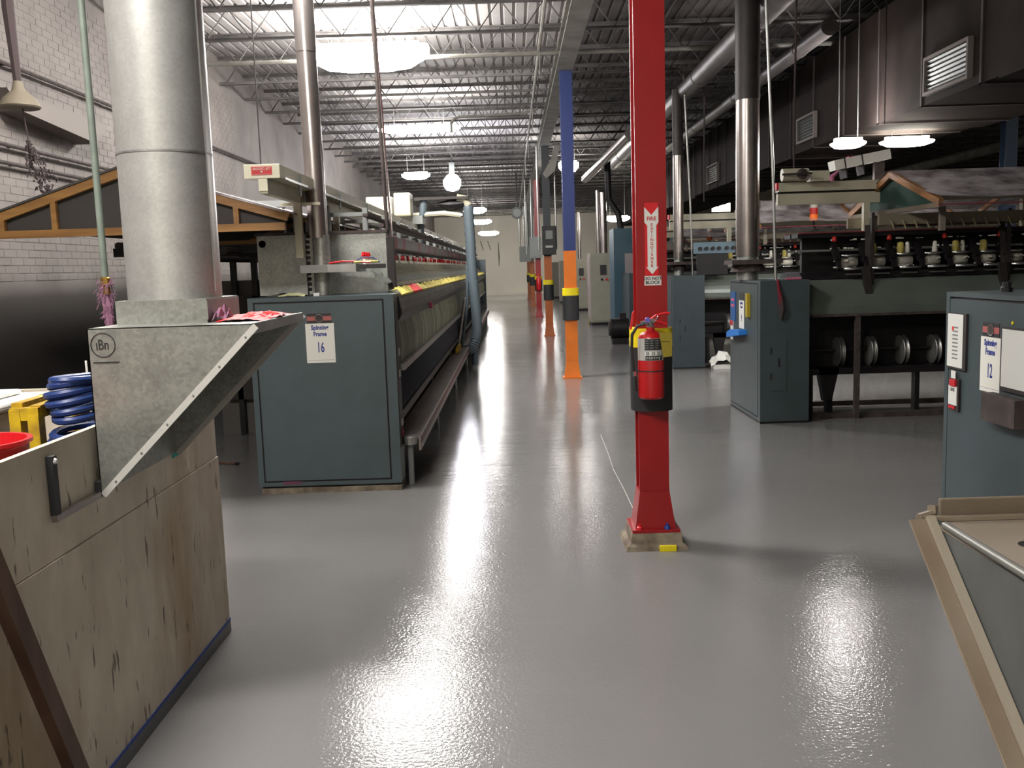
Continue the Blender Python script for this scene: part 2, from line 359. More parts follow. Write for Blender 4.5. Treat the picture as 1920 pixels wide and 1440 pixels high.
# corrugated deck
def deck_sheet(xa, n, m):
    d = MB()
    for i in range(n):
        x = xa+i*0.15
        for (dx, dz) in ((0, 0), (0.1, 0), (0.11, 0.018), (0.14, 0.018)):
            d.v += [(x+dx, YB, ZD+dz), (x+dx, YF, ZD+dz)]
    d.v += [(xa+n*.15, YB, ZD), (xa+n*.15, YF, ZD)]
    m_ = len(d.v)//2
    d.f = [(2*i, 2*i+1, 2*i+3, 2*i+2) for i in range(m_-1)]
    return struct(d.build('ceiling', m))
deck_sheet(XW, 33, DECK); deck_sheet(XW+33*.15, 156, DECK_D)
struct(MB().box(XW-.2, XE+.2, YB-.2, YF+.2, 4.8, 4.95).build('ceiling_roof_slab', DECK))
# partition with lit windows deep in the right bay
pw = struct(MB().box(6.2, XE, 36.0, 36.15, 0, 3.35).box(6.2, 7.6, 36.0, 36.15, 3.35, 4.7).box(10.6, XE, 36, 36.15, 3.35, 4.7).box(7.6, 10.6, 36, 36.15, 3.72, 4.7).build('wall_partition', CREAM))
for i, (a, b) in enumerate(((7.65, 8.35), (8.5, 9.3), (9.5, 10.5))):
    wn = struct(MB().box(a-.05, b+.05, 35.97, 36.0, 3.33, 3.37).box(a-.05, b+.05, 35.97, 36, 3.71, 3.75).box(a-.05, a, 35.97, 36, 3.37, 3.71).box(b, b+.05, 35.97, 36, 3.37, 3.71).build('window_%d' % (i+1), CREAM))
    MB().box(a, b, 36.02, 36.04, 3.37, 3.71).build('pane', WINL, wn)

# ------------------------------------------------------------------ STRUCTURE: columns, girders, joists
def column(y, x, lower, upper, split, label, detail=False, guard=True, label_l='orange lower section'):
    t = thing('steel_column', label, 'column', (x, y, 0), 'columns along the aisle')
    w2, d2 = 0.081, 0.075
    def H(z0, z1): return MB().box(x-w2, x+w2, y-d2, y-d2+.012, z0, z1).box(x-w2, x+w2, y+d2-.012, y+d2, z0, z1).box(x-.006, x+.006, y-d2+.012, y+d2-.012, z0, z1)
    zb = 0.09 if detail else 0.0
    H(zb+.2, split).build('lower_shaft', lower, t, label=label_l)
    H(split, 4.1).build('upper_shaft', upper, t)
    s = MB()   # flared shoe
    a, b = 0.081, 0.11
    s.add([(x-b,y-.1,zb+.015),(x+b,y-.1,zb+.015),(x+b,y+.1,zb+.015),(x-b,y+.1,zb+.015),(x-a,y-d2-.005,zb+.22),(x+a,y-d2-.005,zb+.22),(x+a,y+d2+.005,zb+.22),(x-a,y+d2+.005,zb+.22)],
          [(0,3,2,1),(4,5,6,7),(0,1,5,4),(1,2,6,5),(2,3,7,6),(3,0,4,7)])
    s.build('shoe', lower, t)
    bp = MB().box(x-.13, x+.13, y-.13, y+.13, zb, zb+.018).build('base_plate', lower, t)
    if detail:
        for k, (bx, by) in enumerate(((.06, -.118), (-.09, -.118))):
            MB().lathe((x+bx, y+by, zb+.018), [(.016, 0), (.016, .014), (.008, .018), (.008, .03)], 6).build('bolt', REDPL if k else TAPE, bp, label='blue painted bolt' if not k else None)
        c = MB(); q = 0.17; r = 0.14
        c.add([(x-q,y-q,0),(x+q,y-q,0),(x+q,y+q,0),(x-q,y+q,0),(x-q+.01,y-q+.01,.025),(x+q-.01,y-q+.01,.022),(x+q-.01,y+q-.01,.03),(x-q+.01,y+q-.01,.025),
               (x-r,y-r,.04),(x+r,y-r,.035),(x+r,y+r,.04),(x-r,y+r,.04),(x-r+.005,y-r+.005,.09),(x+r-.005,y-r+.005,.09),(x+r-.005,y+r-.005,.09),(x-r+.005,y+r-.005,.09)],
              [(0,3,2,1)]+[(4*l+i,4*l+(i+1)%4,4*l+4+(i+1)%4,4*l+4+i) for l in range(3) for i in range(4)]+[(12,13,14,15)])
        c.build('plinth', CONC, t, label='chipped dirty concrete plinth')
        MB().box(x+.01, x+.1, y-.178, y-.158, 0.0, .03).build('paint_smear', YEL, t, label='yellow paint smear')
    if guard:
        gz0, gz1 = (0.755, 1.2) if detail else (0.8, 1.235)
        R = 0.112
        pts = [(R*math.copysign(abs(math.cos(a_))**.7, math.cos(a_)), R*math.copysign(abs(math.sin(a_))**.7, math.sin(a_))) for a_ in [2*math.pi*i/20 for i in range(20)]]
        gm = gz1-0.1
        gd = MB().prism(pts, (x, y, 0), X_, Y_, Z_, gz0, gm).build('guard', BLACKR, t, smooth=True, label='black rubber impact wrap')
        pts2 = [(a_*1.01, b_*1.01) for a_, b_ in pts]
        MB().prism(pts2, (x, y, 0), X_, Y_, Z_, gm, gz1).build('guard_band', YEL, gd, smooth=True, label='yellow band')
    return t
column(5.06, 0.74, RED, RED, 1.7, 'red steel column carrying the fire extinguisher, nearest in the aisle', True, label_l='red lower section')
column(12.84, 0.79, ORANGE, BLUEP, 1.74, 'orange column with royal blue upper half, second in the row')
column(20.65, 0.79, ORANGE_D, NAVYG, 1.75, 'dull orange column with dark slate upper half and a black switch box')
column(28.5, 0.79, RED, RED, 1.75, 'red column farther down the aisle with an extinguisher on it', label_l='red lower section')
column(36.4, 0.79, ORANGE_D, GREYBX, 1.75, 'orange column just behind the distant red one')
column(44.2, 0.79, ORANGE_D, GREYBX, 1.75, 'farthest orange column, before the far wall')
for i, y in enumerate((12.84, 20.65, 28.5, 36.4)):
    column(y, 6.72, GREEN_D, NAVYG if i else mat('slate_blue_column_paint', (0.03, 0.05, 0.09), 0.4), 1.75,
           'slate blue column rising behind the plastic-covered machine at right' if i == 0 else 'dark column in the second row, seen beyond the machines', guard=False, label_l='dark lower section')['group'] = 'columns of the second row'

for i, gx in enumerate((0.77, 6.72, 12.7, 18.7)):
    gr = thing('roof_girder', 'long pale riveted roof girder resting on the painted aisle columns' if i == 0 else 'roof girder over the %s column row at right' % ('second', 'third', 'fourth')[i-1], 'girder', (gx, YB+.1, 4.1), 'roof girders')
    MB().box(gx-.11, gx+.11, YB+.05, YF-.05, 4.1, 4.118).build('bottom_flange', GIRDERM, gr)
    MB().box(gx-.008, gx+.008, YB+.05, YF-.05, 4.118, 4.3).build('girder_web', GIRDERM, gr)
    MB().box(gx-.11, gx+.11, YB+.05, YF-.05, 4.3, 4.318).build('top_flange', GIRDERM, gr)
ys = [12.84+1.28*k for k in range(-9, 31)]
proto = None
for i, y in enumerate(ys):
    if proto is None:
        t = thing('roof_joist', 'open-web steel roof joist spanning across the bay, one of a long row', 'joist', (XW, y, 4.32), 'open-web joists under the roof deck')
        MB().box(XW, XE, y-.03, y+.03, 4.32, 4.335).box(XW, XE, y-.005, y+.005, 4.335, 4.36).build('bottom_chord', JOIST, t)
        MB().box(XW, XE, y-.03, y+.03, 4.70, 4.72).box(XW, XE, y-.005, y+.005, 4.67, 4.70).build('top_chord', JOIST, t)
        p = []; x = XW+.1; up = False
        while x < XE-.1: p.append((x, y, 4.7 if up else 4.34)); x += 0.27; up = not up
        MB().tube(p, 0.013, 5).build('bent_rod_web', JOIST, t)
        proto = t
    else: copy_tree(proto, (0, y-ys[0], 0))
# sprinkler main across the bay and hangers
t = thing('sprinkler_main', 'long thin pale pipe crossing the bay just below the joists', 'pipe', (0, 12.1, 4.2))
MB().tube([(XW+.05, 12.1, 4.18), (9, 12.1, 4.2)], 0.028, 8).build('pipe', GIRDERM, t, smooth=True)
for x in (-3, -.5, 2.2, 5): MB().tube([(x, 12.1, 4.19), (x, 12.1, 4.33)], 0.006, 5).build('hanger', DARK, t)
t = thing('sprinkler_branch', 'thin pipe under the roof running lengthwise left of the aisle columns', 'pipe', (0.4, 9, 4.15))
MB().tube([(.42, 2, 4.22), (.42, 48, 4.22)], 0.02, 6).build('pipe', GIRDERM, t)
for y in range(8, 44, 4): MB().tube([(.42, y, 4.22), (.42, y, 3.7+.2*random.random())], 0.008, 5).build('drop', GIRDERM, t)
# bent conduit near the blue column
tag(MB().tube([(-1.0, 17.0, 3.95), (-1.0, 17.0, 4.12), (-.93, 17, 4.19), (-.85, 17.0, 4.21), (.3, 17.0, 4.24), (.52, 17.0, 4.3), (.55, 17, 4.35)], 0.025, 7).build('bent_conduit', GIRDERM, smooth=True), 'pale conduit bent down at its left end, over the second lamp', 'conduit')
# long round ducts along the bay
for (x, z, r, y0, y1, lab) in ((2.62, 4.02, .13, 6.5, 24, 'round spiral duct running lengthwise under the joists right of the red column'), (3.35, 3.9, .09, 10, 25, 'thinner round duct beside the big brown duct, high up')):
    t = thing('round_duct', lab, 'duct', (x, y0, z-r))
    MB().tube([(x, y0, z), (x, y1, z)], r, 16).build('duct_pipe', DUCT_G, t, smooth=True)
    for y in range(int(y0)+1, int(y1), 3): MB().tube([(x, y, z), (x, y+.04, z)], r+.008, 16).tube([(x, y+.02, z+r-.01), (x, y+.02, 4.34)], .006, 5).build('joint_band', DUCT_G, t)
# low diagonal bright tube in the distance
tag(MB().tube([(1.75, 22, 3.5), (2.1, 16.5, 3.75)], 0.09, 12).build('round_duct', STEEL, smooth=True), 'short shiny duct length slanting away, behind the red column', 'duct')

# ------------------------------------------------------------------ LAMPS
def lamp(x, y, z, wd, dp, hh, m, label, group, drop=True):
    t = thing('ceiling_lamp', label, 'lamp', (x, y, z), group)
    MB().box(x-wd*.42, x+wd*.42, y-dp*.12, y+dp*.12, z+hh-.005, z+hh+.05).build('housing', WPLAST, t)
    pr = [(-dp/2, hh), (-dp/2*.95, hh*.45), (-dp*.3, hh*.12), (0, 0), (dp*.3, hh*.12), (dp/2*.95, hh*.45), (dp/2, hh)]
    b = MB(); n = 6
    for i in range(n+1):
        u = -1+2*i/n; s = (1-abs(u)**4*.55)
        for (a, c) in pr: b.v.append((x+u*wd/2, y+a*s, z+hh-(hh-c)*s))
    for i in range(n):
        for j in range(len(pr)-1): b.f.append((i*7+j, i*7+j+1, (i+1)*7+j+1, (i+1)*7+j))
    b.f.append(tuple(range(7))); b.f.append(tuple(n*7+j for j in range(7))[::-1])
    for i in range(n): b.f.append((i*7+6, i*7, (i+1)*7, (i+1)*7+6))
    b.build('diffuser', m, t, smooth=True)
    for sx in (-.3, .3): MB().tube([(x+sx*wd, y, z+hh+.05), (x+sx*wd, y, 4.45)], 0.006, 4).build('hanger', ALU, t)
    return t
GL = 'lamps over the left bay'; GR = 'lamps over the right bay'
lamp(-1.7, 12.0, 4.0, 1.5, .55, .30, LAMPM, 'big glaring lamp over the spinning frame, nearest and brightest', GL)  # deep diffuser: its shape takes in the glare around the lamp
lamp(-1.62, 17.5, 4.02, 1.5, .2, .1, LAMPM, 'slim bright lamp, second along the left bay', GL)
lamp(-2.35, 24.0, 3.8, .7, .3, .14, LAMPM, 'short bright lamp beyond the second one, left of the round glow', GL)
lamp(-1.15, 31.0, 3.3, .75, .3, .16, LAMPM, 'distant lamp beside the suction hose, highest of three', GL)
lamp(-1.2, 37.5, 3.25, .9, .3, .14, LAMPM, 'distant lamp, middle of the three beside the suction hose', GL)
lamp(-1.1, 46.5, 3.1, 1.0, .35, .16, LAMPM, 'farthest lamp in front of the far wall, lowest of three', GL)
lamp(-1.7, 6.3, 4.0, 1.5, .5, .25, LAMPM, 'lamp over the near end of the left bay, above the frame', GL)
lamp(-1.7, 1.0, 4.0, 1.5, .5, .25, LAMPM, 'lamp behind the viewer over the left bay', GL)
lamp(4.75, 11.4, 2.82, .6, .34, .07, LAMPV, 'warm lamp hung under the brown duct, above the near pine gable', GR)
lamp(3.66, 10.3, 2.70, .34, .34, .06, LAMPS, 'small bright lamp hung just above the left end of the white angled duct', GR)
lamp(1.8, 47.0, 3.15, .5, .4, .2, LAMPM, 'added lamp hidden behind the switch box to brighten the far wall', GL)  # added, unseen source that lifts the far wall
lamp(1.5, 24.0, 3.85, .5, .3, .25, LAMPM, 'lamp glare peeking out behind the blue column', GR)
lamp(3.5, 31.0, 2.9, .8, .35, .15, LAMPV, 'lamp seen low behind the twin steel pipes', GR)
lamp(4.1, 26.5, 3.1, .5, .3, .12, LAMPV, 'lamp seen low at the red column edge', GR)
for (x, y) in ((11, 6), (12, 14), (17, 20)):
    lamp(x, y, 3.9, 1.4, .4, .2, LAMPR, 'lamp over the right bay, out of sight to the right', 'right bay lamps out of sight')
t = thing('high_intensity_lamp', 'round dazzling bulb lamp with a starry glow, above the far suction hose', 'lamp', (-1.31, 21.8, 3.3))
MB().lathe((-1.31, 21.8, 3.3), [(0.0, 0), (.13, .04), (.2, .14), (.2, .26), (.12, .36), (.05, .4)], 16).build('bulb', HID, t, smooth=True)
MB().lathe((-1.31, 21.8, 3.7), [(.06, 0), (.06, .25), (.012, .26), (.012, .64)], 10).build('ballast', GREYBX, t)
# dead lamp on the left wall with lint
t = thing('pendant_shade', 'yellowed unlit lamp shade hanging with dust-covered cord at upper left', 'lamp', (-3.7, 7.3, 2.75))
MB().lathe((-3.7, 7.3, 2.86), [(.14, 0), (.15, .012), (.12, .07), (.05, .13), (.03, .2)], 20).build('shade', OLDW, t, smooth=True)
MB().tube([(-3.7, 7.3, 3.05), (-3.72, 7.3, 3.6), (-3.7, 7.3, 4.35)], [.03, .045, .02], 6).build('cord', LINTD, t)
lt = MB(); random.seed(31)
lt.tube([(-3.68, 7.3, 2.86), (-3.66, 7.3, 2.62), (-3.65, 7.3, 2.5)], .005, 5)
for i in range(170):
    u = random.random(); z = 2.62-.4*u; rr = .012+.075*min(1, u*1.6)*(1-max(0, u-.75)*3.2)
    p = Vector((-3.66+.1*u+random.uniform(-rr, rr), 7.3+random.uniform(-rr, rr), z)); q = p+Vector((random.uniform(-.02, .02), random.uniform(-.02, .02), random.uniform(-.05, .0)))
    lt.tube([p, q], [.009, .003], 4)
lt.build('lint', LINTD, t, kind='stuff')
t = thing('wall_bracket_box', 'pale angular box high on the left brick wall behind the pendant shade', 'box', (-4.1, 8.4, 3.0))
MB().prism([(7.7, 3.1), (9.6, 3.08), (9.3, 2.86), (7.9, 2.95)], (XW+.007, 0, 0), Y_, Z_, X_, 0, .2).build('box_body', mat('dusty_box_paint', (.2, .17, .15), .7), t)
for (z, lab) in ((2.68, 'upper dust-covered pipe along the left brick wall'), (2.53, 'lower dust-covered pipe along the left brick wall'), (3.35, 'dusty conduit high along the left brick wall')):
    t = thing('wall_pipe', lab, 'pipe', (XW+.06, 3, z-.02))
    MB().tube([(XW+.06, 3, z), (XW+.06, 40, z)], .018, 7).build('pipe', DUSTY, t)
    for y in range(4, 40, 4): MB().box(XW, XW+.06, y, y+.03, z-.01, z+.01).build('clip', DARK, t)

# ------------------------------------------------------------------ LEFT FOREGROUND: hood, duct, bin and what lies on it
HY0, HY1, HL, HR, HT, HB = 2.78, 3.42, -1.273, -0.775, 1.406, 0.905
t = thing('dust_hood', 'galvanized sheet hood with slanted open mouth, in front of the stained board', 'hood', (HL, HY0, HB))
tk = .003
MB().prism([(HL, HB), (HL, HT), (HR, HT)], (0, HY0, 0), X_, Z_, Y_, 0, tk).build('near_side_panel', GALV, t)
MB().prism([(HL, HB), (HL, HT), (HR, HT)], (0, HY1-tk, 0), X_, Z_, Y_, 0, tk).build('far_side_panel', GALV, t)
MB().box(HL, HL+tk, HY0, HY1, HB, HT).build('back_panel', GALV, t)
MB().box(HL, HR, HY0, HY1, HT-tk, HT).build('top_panel', GALV, t)
dv = Vector((HR-HL, 0, HT-HB)).normalized(); nv = Vector((dv.z, 0, -dv.x))
Ld = math.hypot(HR-HL, HT-HB)
for yy, nm in ((HY0, 'near_flange'), (HY1-.028, 'far_flange')):
    MB().obox((HL, yy-.002 if nm[0] == 'n' else yy+.024, HB), dv, Y_, nv, 0, Ld, 0, .004, 0, .02).build(nm, mat('bright_hem', (.5, .49, .45), .5), t)
MB().box(HR-.004, HR+.004, HY0, HY1, HT-.03, HT+.002).build('front_lip', ALU, t)
for k in range(6): MB().lathe(Vector((HL, HY0-.002, HB))+dv*(.06+k*.12)+nv*.01, [(.004, 0), (.003, .002)], 6, NY).build('rivet', GALV_D, t)
CX, CY, DR = -1.115, 3.1, .148
MB().box(CX-.13, CX+.155, 2.93, 3.27, HT, HT+.075).build('collar', GALV, t)
MB().box(CX+.155, CX+.158, 2.93, 3.27, HT+.01, HT+.07).build('collar_seam', ALU, t)
# round maker's mark
mk = MB()
mk.tube(arc((HL+.045, HY0-.001, HT-.05), X_, Z_, .036, 0, 360, 28)[:-1], .0016, 4, closed=True)
mk.box(HL+.012, HL+.09, HY0-.002, HY0, HT-.104, HT-.1)
mk.build('round_mark', INKK, t, label='black circular stamp')
text('ıBn', (HL+.043, HY0-.001, HT-.05), X_, Z_, .045, INKK, t, 'stamp_letters', sx=.7)
t = thing('exhaust_duct', 'wide galvanized round duct rising from the hood, nearest and thickest', 'duct', (CX, CY, HT+.075))
MB().tube([(CX, CY, HT+.075), (CX, CY, 4.3)], DR, 40).build('duct_pipe', GALV_L, t, smooth=True)
for z in (1.94, 2.5, 3.2, 3.8): MB().tube([(CX, CY, z), (CX, CY, z+.006)], DR+.0018, 40).build('seam_ring', GALV_D, t, smooth=True)
MB().tube([(CX+DR-.004, CY-.035, 1.5), (CX+DR-.004, CY-.035, 4.2)], .004, 5).build('vertical_seam', ALU, t)
def rag(name, c, r, h, m, seed, nx=14, flat=1.0):
    random.seed(seed); b = MB(); n = nx
    for i in range(n+1):
        for j in range(n+1):
            u = i/n*2-1; v = j/n*2-1; e = max(0, 1-(u*u+v*v)*.55)
            b.v.append((c[0]+u*r[0]*(1+.12*random.random()), c[1]+v*r[1]*(1+.12*random.random()), c[2]+h*e*(.35+.65*random.random())*(1 if e > .05 else 0)))
    for i in range(n):
        for j in range(n): b.f.append((i*(n+1)+j, (i+1)*(n+1)+j, (i+1)*(n+1)+j+1, i*(n+1)+j+1))
    return b.build(name, m, smooth=False)
tag(rag('red_cloth', (-.855, 3.12, HT+.002), (.075, .2), .022, REDBR, 3), 'crumpled bright red cloth lying on top of the hood', 'cloth')
tag(rag('lint_clump', (-.93, 3.0, HT+.002), (.02, .06), .06, LINT, 4, 8), 'pink lint clump caught at the hood collar corner', 'lint')
# plywood bin
BX = -1.29
t = thing('plywood_bin', 'large stained plywood bin with a seam across, left foreground', 'bin', (-1.9, 2.5, 0))
sb = stained_board()
MB().box(BX-.02, BX, .6, 3.93, 0.785, 1.105).build('upper_board', sb, t, label='upper stained plywood board')
MB().box(BX-.02, BX+.004, .6, 3.935, 0.0, 0.782).build('lower_board', sb, t, label='lower stained plywood board')
MB().box(-2.6, BX-.02, 3.905, 3.93, 0, 1.1).build('end_board', sb, t)
MB().box(-2.62, -2.6, .6, 3.93, 0, 1.1).build('back_board', sb, t)
MB().box(-2.6, BX-.02, .6, 3.9, .86, .88).build('shelf_board', DUSTY, t)
MB().box(BX+.004, BX+.006, .6, 3.94, 0, .05).build('painted_skirt', mat('grey_skirt_paint', (.1, .1, .11), .4), t, label='strip of grey floor paint')
MB().box(BX+.0045, BX+.0068, .6, 3.94, .05, .062).build('tape_strip', TAPE, t, label='blue masking tape edge')
MB().box(BX, BX+.002, 3.42, 3.52, .88, .9).build('teal_tape', mat('teal_tape', (.0, .25, .22), .5), t, label='small teal tape scrap')
t = thing('hook_bracket', 'U-shaped black steel bracket screwed on the plywood board', 'bracket', (BX+.01, 2.6, .85))
MB().box(BX+.001, BX+.02, 2.5, 2.525, .91, 1.075).build('strap', BLACKR, t)
MB().box(BX+.004, BX+.02, 2.5, 2.82, .892, .91).build('bottom_bar', STEEL, t)
MB().box(BX+.001, BX+.02, 2.775, 2.82, .895, .94).build('end_block', BLACKR, t)
MB().lathe((BX+.02, 2.512, 1.06), [(.009, 0), (.006, .006)], 10, X_).build('bolt_head', CHROME, t)
tag(MB().bar((-1.235, 1.93, 1.3), (-1.2, 2.45, 0.0), .035, .05).build('leaning_pole', POLE), 'worn brown wooden pole leaning against the stained board', 'pole')
t = thing('white_container', 'white plastic container at the left edge behind the board', 'container', (-1.95, 3.3, .88))
MB().box(-2.25, -1.72, 2.9, 3.38, .88, 1.12).build('body', WPLAST, t, bevel=.03)
MB().box(-2.28, -1.7, 2.88, 3.4, 1.12, 1.15).build('rim', WPLAST, t, bevel=.01)
MB().box(-2.2, -1.78, 2.95, 3.34, 1.15, 1.17).build('folded_film', WPLAST, t, bevel=.01)
t = thing('steel_rack', 'chipped yellow steel frame standing behind the board, beside the blue hose', 'frame', (-1.6, 3.0, .88))
for (a, b) in (((-1.585, 2.93, .88), (-1.585, 2.93, 1.15)), ((-1.6, 2.93, 1.135), (-1.51, 2.93, 1.135)), ((-1.527, 2.93, .88), (-1.527, 2.93, 1.13)), ((-1.585, 2.93, 1.15), (-1.6, 3.4, 1.15)), ((-1.527, 2.93, 1.14), (-1.52, 3.36, 1.15)), ((-1.6, 3.38, .88), (-1.6, 3.38, 1.15))):
    MB().bar(a, b, .035, .04).build('rack_bar', YPAINT, t)
MB().bar((-1.535, 2.96, .88), (-1.545, 2.96, 1.1), .012, .02).build('white_strip', WPLAST, t)
MB().box(-1.56, -1.45, 3.3, 3.31, .88, 1.12).build('dark_panel', BLACK, t)
t = thing('red_bowl', 'round red plastic bowl at the left edge on the bin', 'bowl', (-1.46, 2.47, .88))
MB().lathe((-1.46, 2.47, .88), [(.09, 0), (.1, .01), (.13, .235), (.142, .24), (.142, .25), (.128, .25), (.095, .02), (0, .015)], 32).build('body', REDPL, t, smooth=True)
t = thing('blue_hose_coil', 'coiled blue rubber air hose piled between the yellow frame and hood', 'hose', (-1.41, 3.02, .88))
random.seed(5); hp = []
for i in range(12*20):
    a = i*2*math.pi/20; u = i/(12*20); z = .92+.30*u+(.035 if u > .5 else 0)
    hp.append((-1.412+.006*math.sin(i/17)+(.08+.008*math.sin(i/13.))*math.cos(a), 3.02+.15*math.sin(a), min(z, 1.235)+.008*math.cos(a+i/30)))
MB().tube(hp, .0125, 8).build('coils', HOSEB, t, smooth=True)
MB().tube(arc((-1.41, 3.02, .99), (.095, .0, .02), (0, .16, .09), 1, -150, 130, 18), .0125, 8).build('loose_loop', HOSEB, t, smooth=True)
MB().tube([(-1.49, 2.95, 1.19), (-1.515, 2.94, 1.185)], .009, 8).build('fitting', BRASS, t)
tag(MB().tube([(-1.50, 3.26, .89), (-1.505, 3.26, 1.27)], .004, 6).build('white_rod', WPLAST), 'thin white rod sticking up behind the hose coil', 'rod')
tag(rag('purple_yarn', (-1.39, 3.28, .9), (.06, .12), .12, LINT, 9, 9), 'purple waste yarn beside the hose coil, next to the hood', 'yarn')
# air drop
t = thing('air_drop_pipe', 'grey-green air pipe hanging at left with brass end, beside the thick duct', 'pipe', (-1.56, 3.6, 1.5))
MB().tube([(-1.56, 3.6, 1.56), (-1.562, 3.6, 2.6), (-1.56, 3.6, 4.3)], .0135, 10).build('pipe', PIPEG, t, smooth=True)
MB().lathe((-1.56, 3.6, 1.49), [(.008, 0), (.016, .005), (.016, .03), (.011, .035), (.019, .04), (.019, .065), (.0135, .07)], 8).build('fitting', BRASS, t)
fz = MB(); random.seed(11)
for i in range(260):
    a = random.random()*6.28; r0 = random.random()**.5*.03; z = 1.56-random.random()*.17
    rr = (.035 if z > 1.46 else .018); p = Vector((-1.56+math.cos(a)*rr*random.random(), 3.6+math.sin(a)*rr*random.random(), z))
    q = p+Vector((random.uniform(-.016, .016), random.uniform(-.016, .016), random.uniform(-.04, .01)))
    fz.tube([p, (p+q)/2+Vector((random.uniform(-.006, .006),)*3), q], .0011, 3, cap=False)
fz.tube([(-1.56, 3.6, 1.5), (-1.56, 3.6, 1.45), (-1.555, 3.6, 1.4), (-1.555, 3.6, 1.34)], [.008, .018, .015, .012], 7)
tag(fz.build('lint_tuft', LINT), 'fluffy purple lint tuft dangling from the brass pipe end', 'lint')['kind'] = 'stuff'
t = thing('floor_scraper', 'small brown stick lying on floor behind the board', 'stick', (-2.4, 7.6, 0))
MB().tube([(-2.5, 7.62, .012), (-2.33, 7.55, .012)], .01, 7).build('handle', POLE, t)
MB().tube([(-2.33, 7.55, .012), (-2.3, 7.54, .012)], .014, 7).build('tip', BLACK, t)

# ------------------------------------------------------------------ SPINNING FRAME 16 (left)
fx0, fx1, fy = -1.845, -0.83, 6.5
cx = (fx0+fx1)/2
t16 = thing('spinning_frame', 'long spinning frame with blue-green end cabinet numbered 16, left of aisle', 'machine', (cx, fy, 0), 'spinning frames')
cab = MB().box(fx0, fx1, fy+.012, 6.72, .05, 1.387).build('end_cabinet', GREEN, t16)
dr = MB().box(fx0+.05, fx1-.08, fy-.002, fy+.012, .09, 1.345).build('cabinet_door', GREEN, t16)
MB().box(fx0+.038, fx1-.068, fy+.008, fy+.0135, .078, 1.357).build('door_gap', BLACK, cab)
for (a, b, c_, d_) in ((fx0, fx0+.038, .05, 1.387), (fx1-.068, fx1, .05, 1.387), (fx0+.038, fx1-.068, .05, .078), (fx0+.038, fx1-.068, 1.357, 1.387)):
    MB().box(a, b, fy, fy+.0125, c_, d_).build('cabinet_frame', GREEN, cab)
MB().box(fx0+.02, fx1-.0, fy-.01, 6.75, 0, .035).build('sole_plate', CONC, t16, label='dirty base board')
MB().box(fx0+.02, fx1-.03, fy+.02, 6.7, .035, .05).build('plinth', BLACK, t16)
MB().box(fx0+.17, fx0+.3, fy-.0035, fy-.002, .062, .085).build('paint_patch', mat('dull_purple_patch', (.13, .04, .07), .6), cab)
MB().box(fx1, fx1+.004, 6.52, 6.7, .3, 1.33).build('side_cover', DARK, t16)
for z in (.45, .8, .95): MB().box(fx1, fx1+.015, 6.58, 6.62, z, z+.05).build('latch', ALU, t16)
MB().lathe((fx1+.004, 6.6, .4), [(.03, 0), (.03, .012)], 10, X_).build('red_tag', mat('dark_red', (.15, .01, .03), .5), t16)
# number card
def card(par, O, U, w_, h_, num, off, sx=.85):
    O = Vector(O); U = Vector(U); V = Vector(Z_); N = U.cross(V)
    c = MB().obox(O, U, V, N, 0, w_, -h_, 0, 0, .002).build('number_card', WHITE, par)
    MB().obox(O, U, V, N, .008, w_-.008, -h_+.018, -h_+.0195, .002, .0024).build('card_line', INKB, c)
    text('Spinning', O+U*(w_/2)+V*(-h_*.105)+N*.0022, U, V, h_*.155, INKB, c, sx=sx, bold=.0016)
    text('Frame', O+U*(w_/2)+V*(-h_*.27)+N*.0022, U, V, h_*.155, INKB, c, sx=sx, bold=.0016)
    text(num, O+U*(w_/2)+V*(-h_*.62)+N*.0022, U, V, h_*.36, INKB, c, sx=.55, bold=.0018)
    s = MB().obox(O, U, V, N, .015, w_-.015, .002, .07, 0, .002).build('company_sticker', INKK, par, label='black sticker with red band and round emblem')
    MB().obox(O, U, V, N, .015, w_-.015, .02, .05, .002, .0025).build('red_band', PINK, s)
    cc = O+U*(w_/2)+V*.036+N*.003
    MB().lathe(cc, [(.03, 0), (.03, .0012)], 20, N).build('emblem', DUSTY, s)
    MB().tube(arc(cc+N*.0015, U, V, .027, 0, 360, 20)[:-1], .0015, 4, closed=True).build('emblem_ring', ALU, s)
    return c
card(dr, (-1.452, fy-.002, 1.2), X_, .2, .275, '16', 0)
# machine body behind the cabinet, runs along Y
Y0, Y1 = 6.72, 27.2
def side(o):   # mirror profile points to both sides of the machine axis
    return [(cx-(x-cx), z) for x, z in o]
def pr(poly, name, m, both=True, ya=Y0, yb=Y1, **k):
    b = MB().prism(poly, (0, 0, 0), X_, Z_, Y_, ya, yb)
    if both: b.prism(side(poly), (0, 0, 0), X_, Z_, Y_, ya, yb)
    return b.build(name, m, t16, **k)
pr([(cx, .5), (-1.02, .5), (-.98, 1.2), (cx, 1.2)], 'core_casing', DARK)
pr([(cx, 1.2), (-.98, 1.2), (-1.1, 1.64), (cx, 1.64)], 'upper_casing', DARK, ya=7.3)
pr([(-1.14, 1.655), (-1.1, 1.665), (-.9, 1.43), (-.93, 1.41)], 'roving_sheet', CREEL, ya=7.3)
pr([(-.93, 1.405), (-.8, 1.375), (-.8, 1.36), (-.93, 1.38)], 'drafting_rail', mat('olive_rail', (.09, .085, .06), .6), ya=7.0)
pr([(-.94, 1.36), (-.82, 1.36), (-.8, 1.24), (-.84, 1.17), (-.96, 1.17)], 'roller_beam', BLACK)
pr([(-.88, 1.17), (-.845, 1.17), (-.82, 1.03), (-.83, .87), (-.88, .87)], 'yarn_curtain', YARN)
pr([(-.86, .88), (-.80, .88), (-.80, .83), (-.86, .83)], 'ring_rail', ALU)
pr([(-.95, .83), (-.87, .83), (-.92, .5), (-1.02, .5)], 'spindle_back', BLACK)
